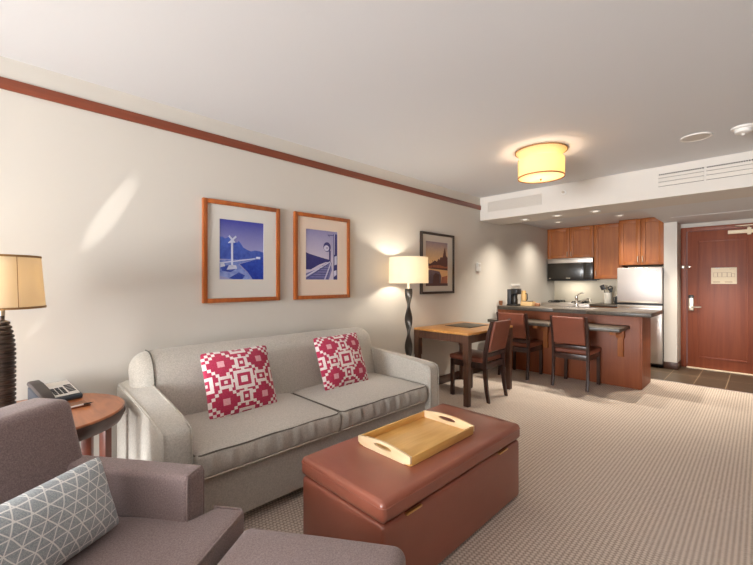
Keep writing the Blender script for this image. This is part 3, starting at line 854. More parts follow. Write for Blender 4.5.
# desk telephone: wedge body, faces the room (+x)
ph = thing('telephone', 'dark desk telephone with white keypad face on the round side table', 'telephone', (-2.672, .195, .646), math.radians(15))
P = lambda: MB()
obj('body', P().prism([(.095, 0), (.10, .012), (.095, .022), (-.085, .075), (-.10, .07), (-.10, 0)], 'y', -.075, .10, .006, 2), M['slategrey'], ph, world=False)
sl = math.atan2(.053, .18)
TP = Matrix.Translation((.005, 0, .0485)) @ Matrix.Rotation(sl, 4, 'Y')
fp = obj('faceplate', P().box(-.088, .078, -.022, .093, .0, .003, .0008, T=TP), M['white'], ph, world=False)
for r in range(4):
    for c in range(3):
        obj('key', P().box(-.012+.019*r, .002+.019*r, -.012+.02*c, .003+.02*c, .003, .0065, .001, T=TP), M['darkgrey'], fp, world=False)
kk = P()
for r in range(5): kk.box(-.03+.017*r, -.02+.017*r, .052, .085, .003, .0055, .001, T=TP)
obj('memory_keys', kk, M['darkgrey'], fp, world=False)
obj('label_strip', P().box(-.08, -.045, -.012, .08, .003, .0045, .0008, T=TP), M['paper'], fp, world=False)
hs = P(); TH = Matrix.Translation((.0, -.05, .05)) @ Matrix.Rotation(sl, 4, 'Y')
hs.prism([(-.115, -.004), (-.115, .014), (-.10, .024), (-.05, .027), (.05, .027), (.10, .024), (.115, .014), (.115, -.012), (.075, -.012), (.06, .012), (-.06, .012), (-.075, -.004)], 'y', -.026, .024, .007, 2, T=TH)
obj('handset', hs, M['phonebrown'], ph, world=False)
nb = thing('notepad', 'small brown notepad lying in front of the telephone', 'notepad', (-2.455, .25, .646), math.radians(8))
obj('cover', MB().box(-.05, .05, -.075, .07, 0, .004, .001), M['sideleg'], nb, world=False)
obj('pages', MB().box(-.046, .046, -.07, .066, .004, .008, .001), M['redbox'], nb, world=False)
pn = thing('pen', 'white pen with black tip on the notepad edge by the telephone', 'pen', (-2.40, .26, .6585), math.radians(106))
obj('barrel', MB().cyl((-.07, 0, 0), (.035, 0, 0), .0042, n=12), M['white'], pn, world=False)
obj('grip', MB().cyl((.035, 0, 0), (.062, 0, 0), .0044, .0035, 12), M['black'], pn, world=False)
obj('tip', MB().cyl((.062, 0, 0), (.08, 0, 0), .0034, .0006, 12), M['black'], pn, world=False)

# ------------------------------------------------------------------ floor lamp
FX, FYL = -2.56, 2.99
fl = thing('floor_lamp', 'floor lamp with twisted bronze stem and cream drum shade behind the sofa', 'lamp', (FX, FYL, 0))
obj('base', MB().lathe([(0, 0), (.14, 0), (.14, .012), (.05, .03), (.03, .04), (0, .04)], (FX, FYL, 0), 40), M['lampbronze'], fl)
tw = bmesh.new(); rings = []
NZ = 110
for i in range(NZ+1):
    u = i/NZ; z = .036 + u*1.17; th = u*1.17/.285*PI + .75
    k = 1 + .12*math.cos(2*th)
    rg = []
    for q in range(16):
        a = 2*PI*q/16; ex, ey = .040*math.cos(a), .016*math.sin(a)
        rg.append(tw.verts.new((FX+ex*math.cos(th)-ey*math.sin(th), FYL+ex*math.sin(th)+ey*math.cos(th), z)))
    rings.append(rg)
for A, B in zip(rings, rings[1:]):
    for q in range(16): tw.faces.new((A[q], A[(q+1) % 16], B[(q+1) % 16], B[q]))
tw.faces.new(rings[0][::-1]); tw.faces.new(rings[-1])
obj('stem', MB().merge(tw), M['lampbronze'], fl, ang=70)
obj('neck', MB().cyl((FX, FYL, 1.206), (FX, FYL, 1.30), .012, n=16), M['cream'], fl)
fsh = obj('lamp_shade', MB().lathe(drum(.204, 1.262, .200, 1.529), (FX, FYL, 0), 64, close=True), M['shade_f'], fl)
hp = MB(); hp.tube([(FX-.2, FYL, 1.515), (FX, FYL, 1.52), (FX+.2, FYL, 1.515)], .0025, 6); hp.tube([(FX, FYL-.2, 1.515), (FX, FYL, 1.52), (FX, FYL+.2, 1.515)], .0025, 6)
hp.tube([(FX, FYL, 1.30), (FX+.04, FYL, 1.36), (FX+.04, FYL, 1.47), (FX, FYL, 1.525)], .0025, 6); hp.cyl((FX, FYL, 1.52), (FX, FYL, 1.548), .008, .004, 12)
obj('harp', hp, M['nickel'], fl)

# ------------------------------------------------------------------ work table with desk pad
ta = thing('dining_table', 'square maple-topped table with dark legs against the left wall', 'table', (-2.44, 3.87, 0))
X0, X1, Y0, Y1 = -2.80, -2.085, 3.36, 4.34
obj('tabletop', MB().box(X0, X1, Y0, Y1, .728, .752, .004), M['tabletop'], ta)
ap = MB(); ap.box(X0+.02, X1-.012, Y0+.012, Y0+.034, .645, .728); ap.box(X0+.02, X1-.012, Y1-.034, Y1-.012, .645, .728); ap.box(X1-.034, X1-.012, Y0+.03, Y1-.03, .645, .728); ap.box(X0+.02, X0+.042, Y0+.03, Y1-.03, .645, .728)
obj('apron', ap, M['desk_dark'], ta)
for x in (X0+.035, X1-.035):
    for y in (Y0+.035, Y1-.035):
        lg = MB(); lg.prism([(x-.033, y-.033), (x+.033, y-.033), (x+.033, y+.033), (x-.033, y+.033)], 'z', .45, .727)
        lg.box(x-.028, x+.028, y-.028, y+.028, 0, .45, .002)
        obj('leg', lg, M['desk_dark'], ta)
dp = thing('desk_pad', 'dark framed leather desk pad lying on the maple table', 'desk pad', (-2.48, 3.985, .753))
obj('frame', MB().box(-2.655, -2.318, 3.765, 4.195, .753, .7565, .001), M['deskpad_edge'], dp)
obj('writing_surface', MB().box(-2.63, -2.343, 3.79, 4.17, .7565, .758, .0005), M['deskpad'], dp)

# ------------------------------------------------------------------ dining chairs
def make_chair(label, group):
    o = thing('dining_chair', label, 'chair', (0, 0, 0), 0, group)
    post = [(.0, 0), (.022, .12), (.036, .25), (.042, .42), (.03, .56), (.0, .72), (-.04, .865)]
    def rear(x):
        pl = []
        w = [.032, .034, .038, .044, .04, .034, .028]
        fpts = [(y+w[i]/2, z) for i, (y, z) in enumerate(post)]; bpts = [(y-w[i]/2, z) for i, (y, z) in enumerate(post)]
        return MB().prism(fpts + bpts[::-1], 'x', x-.015, x+.015, .003, 1)
    for x in (-.195, .195): obj('rear_leg', rear(x), M['chairwood'], o, world=False, ang=40)
    for x in (-.192, .192):
        obj('front_leg', MB().prism([(x-.017, .432), (x+.017, .432), (x+.017, .468), (x-.017, .468)], 'z', 0, .41, .003, 1), M['chairwood'], o, world=False)
    fr = MB(); fr.box(-.18, .18, .44, .462, .345, .41, .002); fr.box(-.18, .18, .03, .052, .345, .41, .002)
    fr.box(-.204, -.182, .05, .445, .345, .41, .002); fr.box(.182, .204, .05, .445, .345, .41, .002)
    obj('seat_frame', fr, M['chairwood'], o, world=False)
    def sf(q):
        if q.z > 0: q.z += .014*max(0, 1-(q.x/.22)**2)*max(0, 1-(q.y/.22)**2)
        return q
    obj('seat', MB().rounded((0, .268, .437), (.215, .212, .027), .018, (6, 6, 1), sf), M['leather_dark'], o, world=False, ang=80)
    def bf(q):
        t = (q.z+.165)/.33
        q.y += .018 - .075*t - .0*t
        return q
    obj('backrest', MB().rounded((0, 0, .695), (.178, .02, .165), .014, (6, 2, 6), bf), M['leather_dark'], o, world=False, ang=80)
    obj('back_rail', MB().box(-.182, .182, .018, .04, .475, .515, .003), M['chairwood'], o, world=False)
    return o
cg = 'dark wood chairs with leather seats'
ch = make_chair('leather and dark wood chair tucked under the maple table, turned sideways', cg)
ch.location = (-2.015, 3.835, 0); ch.rotation_euler = (0, 0, PI/2)
dup(ch, (-1.62, 4.838, 0), 0, 'leather chair at the breakfast bar nearer the fridge, standing free of the table', cg)
dup(ch, (-2.335, 4.855, 0), 0, 'leather chair at the breakfast bar half hidden behind the sideways chair', cg)

# ------------------------------------------------------------------ peninsula, bar ledge, worktop
pe = thing('kitchen_peninsula', 'cherry wood peninsula cabinet below the granite worktop', 'cabinet', (-1.9, 5.6, 0))
obj('body', MB().box(WX+.004, -1.008, 5.365, 5.86, 0, .868, .002), M['cherry_p'], pe)
for x in (-2.62, -2.09, -1.20):
    co = MB()
    co.box(x-.042, x+.042, 5.29, 5.364, .60, .708, .004)
    co.prism([(5.364, .37), (5.325, .37), (5.318, .40), (5.318, .60), (5.364, .60)], 'x', x-.03, x+.03, .003, 1)
    co.box(x-.03, x+.03, 4.98, 5.30, .665, .708, .004)
    obj('corbel', co, M['cherry'], pe)
obj('end_panel', MB().box(-1.008, -.99, 5.37, 5.855, .005, .866, .002), M['cherry_p'], pe)
bar = single('breakfast_bar', MB().box(-2.72, -1.11, 4.88, 5.362, .71, .75, .004), M['granite'], 'dark granite bar ledge fixed along the peninsula front at table height', 'bar ledge')
wt = MB(); wt.box(-2.745, -1.95, 5.22, 5.93, .87, .92, .006); wt.box(-1.55, -.875, 5.22, 5.93, .87, .92, .006)
wt.box(-1.95, -1.55, 5.22, 5.45, .87, .92); wt.box(-1.95, -1.55, 5.80, 5.93, .87, .92)
single('worktop', wt, M['granite'], 'speckled dark granite worktop on the peninsula', 'worktop')
sk = MB(); sk.box(-1.948, -1.552, 5.452, 5.46, .872, .915); sk.box(-1.948, -1.552, 5.79, 5.798, .872, .915); sk.box(-1.948, -1.94, 5.46, 5.79, .872, .915); sk.box(-1.56, -1.552, 5.46, 5.79, .872, .915); sk.box(-1.948, -1.552, 5.452, 5.798, .872, .876)
single('sink', sk, M['steel'], 'steel sink set into the granite peninsula worktop', 'sink')
fa = thing('faucet', 'chrome single lever faucet standing at the peninsula sink', 'faucet', (-1.86, 5.85, .92))
obj('body', MB().lathe([(0, 0), (.03, 0), (.03, .008), (.021, .014), (.019, .11), (.023, .125), (.02, .15), (0, .155)], (-1.86, 5.85, .92), 24), M['chrome'], fa)
obj('lever', MB().tube([(-1.86, 5.85, 1.07), (-1.835, 5.845, 1.095), (-1.79, 5.84, 1.115), (-1.755, 5.835, 1.12)], [.010, .008, .007, .006], 10), M['chrome'], fa)
spt = obj('spout', MB().tube([(-1.86, 5.85, .955), (-1.82, 5.835, .98), (-1.74, 5.80, 1.02), (-1.69, 5.775, 1.035), (-1.665, 5.765, 1.03)], [.013, .012, .011, .012, .015], 12), M['chrome'], fa)
obj('spray_head', MB().cyl((-1.662, 5.763, 1.036), (-1.655, 5.76, 1.0), .017, .014, 16), M['nickel'], fa)
# items on the worktop
cm = thing('coffee_maker', 'black coffee maker at the wall end of the granite worktop', 'coffee maker', (-2.60, 5.45, .921))
obj('base', MB().box(-2.675, -2.525, 5.36, 5.55, .921, .945, .004), M['black'], cm)
obj('water_tank', MB().box(-2.675, -2.62, 5.38, 5.55, .945, 1.165, .006), M['darkgrey'], cm)
obj('brew_head', MB().box(-2.618, -2.525, 5.38, 5.54, 1.09, 1.175, .006), M['black'], cm)
obj('column', MB().box(-2.618, -2.585, 5.47, 5.54, .945, 1.09, .004), M['black'], cm)
obj('carafe', MB().lathe([(0, 0), (.036, 0), (.04, .02), (.04, .07), (.03, .11), (.03, .12), (0, .12)], (-2.57, 5.42, .947), 24), M['blackglass'], cm)
ju = thing('thermal_jug', 'tan jug with dark handle beside the coffee maker', 'jug', (-2.555, 5.68, .921))
obj('body', MB().lathe([(0, 0), (.04, 0), (.042, .02), (.04, .17), (.03, .205), (.03, .22), (0, .22)], (-2.555, 5.68, .921), 28), M['tan'], ju)
obj('handle', MB().tube([(-2.52, 5.665, 1.10), (-2.49, 5.652, 1.095), (-2.485, 5.65, 1.02), (-2.517, 5.664, .96)], .008, 8), M['black'], ju)
bx = thing('condiment_box', 'light wooden condiment box right of the coffee maker', 'box', (-2.44, 5.55, .921))
b_ = MB(); b_.box(-2.51, -2.345, 5.47, 5.48, .921, .985); b_.box(-2.51, -2.345, 5.60, 5.61, .921, .985); b_.box(-2.51, -2.50, 5.48, 5.60, .921, .985); b_.box(-2.355, -2.345, 5.48, 5.60, .921, .985); b_.box(-2.51, -2.345, 5.47, 5.61, .921, .926)
obj('tray', b_, M['lightwood'], bx)
obj('sachets', MB().box(-2.497, -2.37, 5.485, 5.595, .93, .992, .004), M['black'], bx)
single('tea_box', MB().box(-2.325, -2.262, 5.52, 5.58, .921, .965, .003), M['redbox'], 'small brown box next to the light wooden condiment box', 'box')
single('cup_stack', MB().lathe([(0, 0), (.022, 0), (.03, .045), (.032, .05), (.026, .05), (.03, .07), (0, .07)], (-2.765, 5.36, .921), 20), M['redbox'], 'small brown cup stack in the corner left of the coffee maker', 'cup')
single('wall_plate', MB().box(WX, WX+.008, 5.81, 6.11, 1.20, 1.238, .002), M['white'], 'white plate on the wall above the coffee maker', 'wall plate')

# ------------------------------------------------------------------ back run: counter, stove, microwave, cupboards, fridge
bc = thing('base_cabinet', 'cherry base cabinet between the stove and the fridge', 'cabinet', (-1.82, 7.3, 0))
obj('body', MB().box(-2.02, -1.62, 7.03, BY-.002, .08, .868), M['cherry'], bc)
obj('toe_kick', MB().box(-2.02, -1.62, 7.08, BY-.002, -.001, .08), M['black'], bc)
dd = obj('cabinet_door', MB().box(-2.012, -1.628, 7.012, 7.03, .1, .70, .003), M['cherry'], bc)
obj('handle', MB().tube([(-1.98, 7.012, .58), (-1.98, 6.99, .585), (-1.98, 6.99, .665), (-1.98, 7.012, .67)], .005, 8), M['nickel'], dd)
dd = obj('drawer', MB().box(-2.012, -1.628, 7.012, 7.03, .72, .86, .003), M['cherry'], bc)
obj('handle', MB().tube([(-1.87, 7.012, .79), (-1.865, 6.99, .79), (-1.775, 6.99, .79), (-1.77, 7.012, .79)], .005, 8), M['nickel'], dd)
single('back_worktop', MB().box(-2.02, -1.615, 6.99, BY-.002, .87, .905, .004), M['granite'], 'dark granite worktop piece between stove and fridge', 'worktop')
sv = thing('stove', 'stainless stove with black burners below the microwave', 'stove', (-2.42, 7.3, 0))
obj('body', MB().box(WX+.01, -2.026, 7.0, BY-.002, .03, .90, .004), M['steel'], sv)
dr_ = obj('oven_door', MB().box(WX+.03, -2.045, 6.975, 7.0, .18, .74, .004), M['blackglass'], sv)
obj('handle', MB().tube([(-2.74, 6.975, .70), (-2.74, 6.94, .70), (-2.1, 6.94, .70), (-2.1, 6.975, .70)], .009, 8), M['steel'], dr_)
for x in (-2.66, -2.26):
    for y in (7.16, 7.44):
        bu = obj('burner', MB().lathe([(0, 0), (.09, 0), (.09, .01), (.03, .016), (0, .016)], (x, y, .90), 24), M['black'], sv)
        g = MB()
        for k in range(4):
            a = k*PI/4; g.tube([(x-.1*math.cos(a), y-.1*math.sin(a), .903), (x-.09*math.cos(a), y-.09*math.sin(a), .928), (x+.09*math.cos(a), y+.09*math.sin(a), .928), (x+.1*math.cos(a), y+.1*math.sin(a), .903)], .006, 6)
        obj('grate', g, M['black'], bu)
for k in range(4): obj('knob', MB().cyl((-2.70+.19*k, 7.0, .82), (-2.70+.19*k, 6.972, .82), .02, n=16), M['black'], sv)

def upper(name, label, x0, x1, y0, z0, z1, ndoor, handles):
    o = thing(name, label, 'cabinet', ((x0+x1)/2, BY, z0), group='cherry wall cupboards')
    obj('body', MB().box(x0, x1, y0+.02, BY-.002, z0, z1), M['cherry'], o)
    w = (x1-x0)/ndoor
    for k in range(ndoor):
        a, b2 = x0+k*w+.002, x0+(k+1)*w-.002; c, e = z0+.003, z1-.004; s = .06
        m = MB(); m.box(a, a+s, y0, y0+.02, c, e, .002); m.box(b2-s, b2, y0, y0+.02, c, e, .002); m.box(a+s, b2-s, y0, y0+.02, c, c+s, .002); m.box(a+s, b2-s, y0, y0+.02, e-s, e, .002); m.box(a+s, b2-s, y0+.014, y0+.02, c+s, e-s)
        d = obj('cabinet_door', m, M['cherry'], o)
        hx, hz = handles[k]
        obj('handle', MB().tube([(hx, y0, hz-.045), (hx, y0-.022, hz-.04), (hx, y0-.022, hz+.04), (hx, y0, hz+.045)], .005, 8), M['nickel'], d)
upper('wall_cabinet', 'cherry two-door cupboard over the black microwave', WX+.004, -2.035, 7.26, 1.70, KZ-.002, 2, ((-2.46, 1.77), (-2.395, 1.77)))
upper('wall_cabinet', 'tall narrow cherry cupboard between microwave and fridge', -2.031, -1.605, 7.26, 1.325, KZ-.002, 1, ((-2.0, 1.42),))
upper('wall_cabinet', 'cherry two-door cupboard directly above the refrigerator', -1.60, -1.021, 7.0, 1.535, KZ-.002, 2, ((-1.345, 1.625), (-1.285, 1.625)))

mw = thing('microwave', 'black microwave with steel top vent under the cherry cupboard', 'microwave', (-2.41, 7.4, 1.31))
obj('body', MB().box(-2.795, -2.038, 7.24, BY-.002, 1.305, 1.696, .004), M['black'], mw)
obj('top_vent', MB().box(-2.795, -2.038, 7.215, 7.24, 1.61, 1.696, .004), M['steel'], mw)
md = obj('microwave_door', MB().box(-2.793, -2.18, 7.215, 7.24, 1.32, 1.605, .004), M['blackglass'], mw)
obj('badge', MB().box(-2.47, -2.40, 7.213, 7.215, 1.335, 1.347), M['nickel'], md)
obj('badge', MB().box(-2.765, -2.735, 7.213, 7.215, 1.33, 1.343), M['nickel'], md)
cp = obj('control_panel', MB().box(-2.176, -2.04, 7.217, 7.24, 1.32, 1.605, .003), M['blackglass'], mw)
obj('display', MB().box(-2.14, -2.075, 7.215, 7.217, 1.56, 1.585), M['darkgrey'], cp)
kb = MB()
for r in range(5):
    for c in range(3): kb.box(-2.145+.028*c, -2.127+.028*c, 7.215, 7.217, 1.36+.036*r, 1.374+.036*r)
obj('keypad', kb, M['darkgrey'], cp)
obj('underside_lip', MB().box(-2.795, -1.98, 7.21, 7.255, 1.293, 1.305, .002), M['black'], mw)

rf = thing('refrigerator', 'stainless top-freezer refrigerator beside the white pillar', 'refrigerator', (-1.31, 7.2, 0))
obj('body', MB().box(-1.595, -1.028, 6.95, BY-.01, .03, 1.485, .004), M['darkgrey'], rf)
fz = obj('freezer_door', MB().box(-1.60, -1.024, 6.895, 6.948, .95, 1.493, .01, 3), M['steel_light'], rf)
obj('badge', MB().box(-1.19, -1.10, 6.893, 6.895, 1.405, 1.428), M['chrome'], fz)
rd = obj('fridge_door', MB().box(-1.60, -1.024, 6.895, 6.948, .06, .925, .01, 3), M['steel'], rf)
obj('handle', MB().box(-1.585, -1.06, 6.875, 6.895, .955, .975, .004), M['nickel'], fz)
obj('handle', MB().box(-1.585, -1.06, 6.87, 6.895, .885, .905, .004), M['nickel'], rd)
for x in (-1.56, -1.08): obj('foot', MB().cyl((x, 6.98, -.002), (x, 6.98, .032), .02, n=12), M['black'], rf)

cr = single('utensil_crock', MB().lathe([(0, 0), (.055, 0), (.06, .01), (.06, .185), (.055, .185), (.054, .012), (0, .012)], (-1.845, 7.36, .9055), 28), M['ceramic'], 'white utensil crock on the back worktop left of the fridge', 'crock')
ug = 'black cooking utensils in the white crock'
def utensil(name, label, p, q, headfn):
    o = thing(name, label, 'utensil', p, 0, ug)
    obj('handle', MB().tube([p, q], .007, 8), M['black'], o); h = MB(); headfn(h, Vector(q)); obj('head', h, M['black'], o)
utensil('spatula', 'black slotted spatula leaning left in the white crock', (-1.835, 7.35, .925), (-1.90, 7.34, 1.15), lambda h, q: h.box(q.x-.04, q.x+.03, q.y-.004, q.y+.004, q.z-.01, q.z+.075, .003, T=Matrix.Translation(q) @ Matrix.Rotation(-.4, 4, 'Y') @ Matrix.Translation(-q)))
utensil('ladle', 'black ladle standing upright in the white crock', (-1.84, 7.38, .925), (-1.81, 7.37, 1.13), lambda h, q: h.tube([(q.x+.03*math.cos(k*PI/6), q.y, q.z+.035+.036*math.sin(k*PI/6)) for k in range(12)], .009, 8, True))
utensil('serving_spoon', 'black serving spoon leaning right in the white crock', (-1.85, 7.335, .925), (-1.808, 7.335, 1.10), lambda h, q: h.rounded((q.x+.015, q.y, q.z+.03), (.022, .008, .035), .008, (3, 1, 3)))
kt = thing('kettle', 'dark kettle half hidden by the fridge on the back worktop', 'kettle', (-1.68, 7.36, .9055))
obj('body', MB().lathe([(0, 0), (.06, 0), (.066, .02), (.06, .1), (.045, .13), (0, .135)], (-1.68, 7.36, .9055), 28), M['darkgrey'], kt)
obj('lid', MB().lathe([(0, .135), (.044, .132), (.03, .15), (.01, .155), (.012, .175), (0, .178)], (-1.68, 7.36, .9055), 24), M['white'], kt)
obj('handle', MB().tube([(-1.73, 7.33, 1.02), (-1.745, 7.31, 1.01), (-1.745, 7.31, .94), (-1.735, 7.33, .93)], .006, 8), M['black'], kt)

# ------------------------------------------------------------------ ceiling and soffit fittings
CX, CYL = -1.41, 3.49
cl = thing('ceiling_lamp', 'flush ceiling lamp with two stacked cream drum shades', 'lamp', (CX, CYL, CZ))
us = obj('upper_shade', MB().lathe([(.150, 2.392), (.220, 2.462), (.218, 2.463), (.148, 2.393)], (CX, CYL, 0), 64, close=True), M['shade_c'], cl)
obj('trim', MB().lathe([(.212, 2.456), (.2215, 2.456), (.2215, 2.467), (.212, 2.467)], (CX, CYL, 0), 64, close=True), M['shadeband'], us)
ls = obj('lower_shade', MB().lathe(drum(.196, 2.225, .196, 2.385), (CX, CYL, 0), 64, close=True), M['shade_c'], cl)
tb = MB(); tb.lathe([(.193, 2.221), (.1985, 2.221), (.1985, 2.232), (.193, 2.232)], (CX, CYL, 0), 64, close=True); tb.tube([(CX-.150, CYL-.128, 2.225), (CX-.150, CYL-.128, 2.385)], .002, 6)
obj('trim', tb, M['shadeband'], ls)
obj('diffuser', MB().lathe([(0, 2.212), (.10, 2.216), (.192, 2.228), (.192, 2.230), (.10, 2.218), (0, 2.214)], (CX, CYL, 0), 64), M['diffuser'], cl)
obj('finial', MB().lathe([(0, 2.195), (.006, 2.197), (.009, 2.204), (.006, 2.210), (.012, 2.212), (0, 2.213)], (CX, CYL, 0), 20), M['brass'], cl)
rod = MB(); rod.cyl((CX, CYL, 2.214), (CX, CYL, 2.468), .006, n=12)
for k in range(3):
    a = k*2*PI/3; rod.tube([(CX, CYL, 2.38), (CX+.195*math.cos(a), CYL+.195*math.sin(a), 2.38)], .002, 6)
obj('stem', rod, M['brass'], cl)

spk = thing('ceiling_speaker', 'round grey speaker grille flush in the ceiling', 'speaker', (-.38, 4.07, CZ))
obj('rim', MB().lathe([(.085, CZ), (.105, CZ), (.103, CZ-.008), (.09, CZ-.008)], (-.38, 4.07, 0), 40, close=True), M['white'], spk)
obj('grille', MB().lathe([(0, CZ-.006), (.09, CZ-.006), (.09, CZ-.001), (0, CZ-.001)], (-.38, 4.07, 0), 40), M['vent_tan'], spk)
smk = thing('smoke_detector', 'white smoke detector on the ceiling at the right edge', 'smoke detector', (-.10, 4.07, CZ))
obj('base', MB().lathe([(0, CZ), (.072, CZ), (.072, CZ-.012), (.066, CZ-.016), (0, CZ-.016)], (-.10, 4.07, 0), 36), M['white'], smk)
obj('cover', MB().lathe([(0, CZ-.016), (.054, CZ-.016), (.05, CZ-.04), (.03, CZ-.05), (0, CZ-.05)], (-.10, 4.07, 0), 36), M['white'], smk)
obj('sensor', MB().lathe([(0, CZ-.05), (.012, CZ-.05), (.01, CZ-.062), (0, CZ-.064)], (-.10, 4.07, 0), 16), M['white'], smk)
spn = thing('sprinkler', 'small sprinkler head on the soffit face below the ceiling lamp', 'sprinkler', (-1.687, SY, 2.36))
obj('escutcheon', MB().cyl((-1.687, SY, 2.36), (-1.687, SY-.008, 2.36), .028, .024, 20), M['white'], spn)
obj('head', MB().cyl((-1.687, SY-.008, 2.36), (-1.687, SY-.035, 2.36), .012, .016, 14), M['nickel'], spn)
def vent(name, label, x0, x1, z0, z1, n, slat, bar, dots=False):
    o = thing(name, label, 'vent', ((x0+x1)/2, SY, z0))
    obj('backing', MB().box(x0+.004, x1-.004, SY-.003, SY, z0+.004, z1-.004), bar, o)
    f = MB(); t = .008
    f.box(x0, x1, SY-.012, SY, z1-t, z1, .001); f.box(x0, x1, SY-.012, SY, z0, z0+t, .001); f.box(x0, x0+t, SY-.012, SY, z0+t, z1-t, .001); f.box(x1-t, x1, SY-.012, SY, z0+t, z1-t, .001)
    obj('frame', f, M['vent'] if dots else slat, o)
    s = MB()
    for k in range(n):
        z = z0 + t + (z1-z0-2*t)*(k+.5)/n; h = (z1-z0-2*t)/n
        T = Matrix.Translation((0, SY-.006, z)) @ Matrix.Rotation(math.radians(28), 4, 'X')
        s.box(x0+t, x1-t, -.0012, .0012, -h*.52, h*.52, T=T)
    obj('slats', s, slat, o)
    return o
vent('air_vent', 'long grey return vent at the left end of the soffit', -2.70, -1.955, 2.252, 2.392, 10, M['vent_tan'], M['vent_tan'])
def supply(label, x0, x1):
    z0, z1 = 2.262, 2.392
    o = thing('air_vent', label, 'vent', ((x0+x1)/2, SY, z0), group='white supply vents on the soffit')
    obj('backing', MB().box(x0, x1, SY-.002, SY, z0, z1), M['void'], o)
    s = MB()
    s.box(x0, x1, SY-.010, SY-.002, z0+.048, z1-.045, .001); s.box(x0, x1, SY-.010, SY-.002, z0+.003, z0+.044, .001); s.box(x0, x1, SY-.010, SY-.002, z1-.041, z1-.014, .001)
    obj('slats', s, M['vent'], o)
    t = MB(); n = int((x1-x0)/.017)
    for k in range(n): t.box(x0+.017*k, x0+.017*k+.006, SY-.008, SY-.002, z1-.013, z1)
    obj('teeth', t, M['vent'], o)
supply('white supply vent on the soffit, shorter section above the fridge', -.755, -.395)
supply('white supply vent on the soffit, running out at the right edge', -.378, .30)

dl_group = 'recessed downlights over the kitchen'
DL = [(-2.325, 5.21, SZ, 'recessed downlight under the soffit nearest the left wall'), (-1.89, 5.20, SZ, 'recessed downlight in the middle of the soffit underside'), (-1.44, 5.21, SZ, 'recessed downlight under the soffit nearest the entry hall'),
      (-2.35, 6.50, KZ, 'recessed downlight in the kitchen ceiling over the stove side'), (-1.47, 6.50, KZ, 'recessed downlight in the kitchen ceiling over the fridge side')]
for x, y, z, lab in DL:
    o = thing('recessed_downlight', lab, 'downlight', (x, y, z), 0, dl_group)
    obj('trim_ring', MB().lathe([(.04, z-.001), (.062, z-.001), (.06, z-.007), (.042, z-.005)], (x, y, 0), 28, close=True), M['white'], o)
    obj('bulb', MB().lathe([(0, z-.003), (.028, z-.003), (.028, z-.001), (0, z-.001)], (x, y, 0), 24), M['bulb'], o)

# ------------------------------------------------------------------ lights
def light(kind, name, loc, energy, col=(1, 1, 1), rot=(0, 0, 0), **k):
    d = bpy.data.lights.new(name, kind); d.energy = energy; d.color = col
    for a, v in k.items(): setattr(d, a, v)
    o = bpy.data.objects.new(name, d); COL.objects.link(o); o.location = loc; o.rotation_euler = rot
    return o
WARM = (1, .88, .72)
light('AREA', 'daylight_window', ((WX0+WX1)/2, FY-.35, 1.25), 760, (.97, .985, 1), (math.radians(90), 0, 0), shape='RECTANGLE', size=2.9, size_y=2.5)
light('AREA', 'ceiling_fill_light', ((WX0+WX1)/2, FY-1.3, -.2), 330, (1, .985, .96), (math.radians(128), 0, 0), shape='RECTANGLE', size=3.0, size_y=1.6)  # area lamp added outside, aimed up to brighten the ceiling
light('POINT', 'ceiling_lamp_light', (CX, CYL, 2.30), 6, (1, .86, .66), shadow_soft_size=.05)
light('POINT', 'floor_lamp_light', (FX, FYL, 1.40), 8.5, (1, .9, .76), shadow_soft_size=.04)
light('POINT', 'table_lamp_light', (LX, LY, 1.27), .8, WARM, shadow_soft_size=.04)
for i, (x, y, z, lab) in enumerate(DL):
    light('SPOT', 'downlight_light', (x, y, z-.012), 62, (1, .91, .78), spot_size=math.radians(125), spot_blend=1.0, shadow_soft_size=.025)
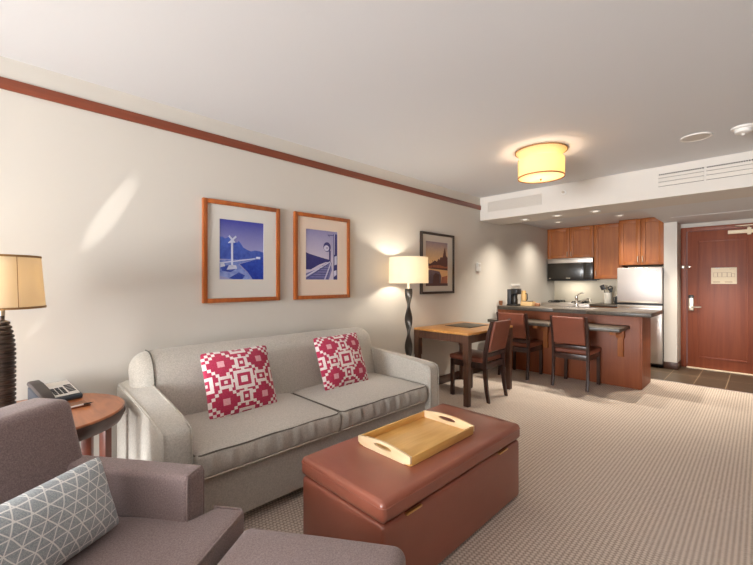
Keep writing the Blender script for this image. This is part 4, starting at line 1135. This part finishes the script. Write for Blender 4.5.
light('AREA', 'hood_light', (-2.4, 7.42, 1.285), 1.0, (1, .95, .86), (0, 0, 0), shape='RECTANGLE', size=.3, size_y=.1)
light('SPOT', 'hall_light', (-.4, 6.3, SZ-.01), 130, (1, .88, .72), spot_size=math.radians(110), spot_blend=.7, shadow_soft_size=.05)
# sunlight bounced in through the window as narrow glints on the long wall
def glint(src, p, half_long, half_short, tilt, e):
    src, p = Vector(src), Vector(p); D = (p-src).normalized()
    Lv = Vector((0, math.cos(tilt), math.sin(tilt))); Lv = (Lv - D*Lv.dot(D)).normalized(); Zv = -D; Xv = Lv.cross(Zv)
    dist = (p-src).length
    o = light('SPOT', 'sun_glint', src, e, (1, .96, .9), spot_size=2*math.atan(half_long/dist), spot_blend=.8, shadow_soft_size=.0)
    k = half_short/half_long
    o.matrix_world = Matrix(((Xv.x*k, Lv.x, Zv.x, src.x), (Xv.y*k, Lv.y, Zv.y, src.y), (Xv.z*k, Lv.z, Zv.z, src.z), (0, 0, 0, 1)))
glint((-.5, -5.9, 1.4), (WX, .475, 1.70), .29, .026, math.radians(62), 1800)
glint((-.5, -5.9, 1.2), (WX, .145, 1.04), .09, .010, math.radians(60), 700)

w = bpy.data.worlds.new('World'); scn.world = w; w.use_nodes = True
w.node_tree.nodes['Background'].inputs[0].default_value = (.85, .92, 1, 1)
w.node_tree.nodes['Background'].inputs[1].default_value = .6

# ------------------------------------------------------------------ camera
cam = bpy.data.cameras.new('Camera'); co = bpy.data.objects.new('Camera', cam); COL.objects.link(co)
co.location = (0, 0, 1.28); co.rotation_euler = (PI/2, 0, math.radians(45.4))
cam.sensor_width = 36; cam.lens = 380/753*36; cam.shift_y = -1/753; cam.clip_start = .02
scn.camera = co
vs = scn.view_settings
vs.view_transform = 'Standard'; vs.look = 'None'; vs.gamma = 1; vs.use_curve_mapping = False; vs.exposure = 0.46
scn.cycles.use_denoising = True
scn.cycles.max_bounces = 10; scn.cycles.diffuse_bounces = 6; scn.cycles.sample_clamp_indirect = 6
scn.cycles.caustics_reflective = False; scn.cycles.caustics_refractive = False
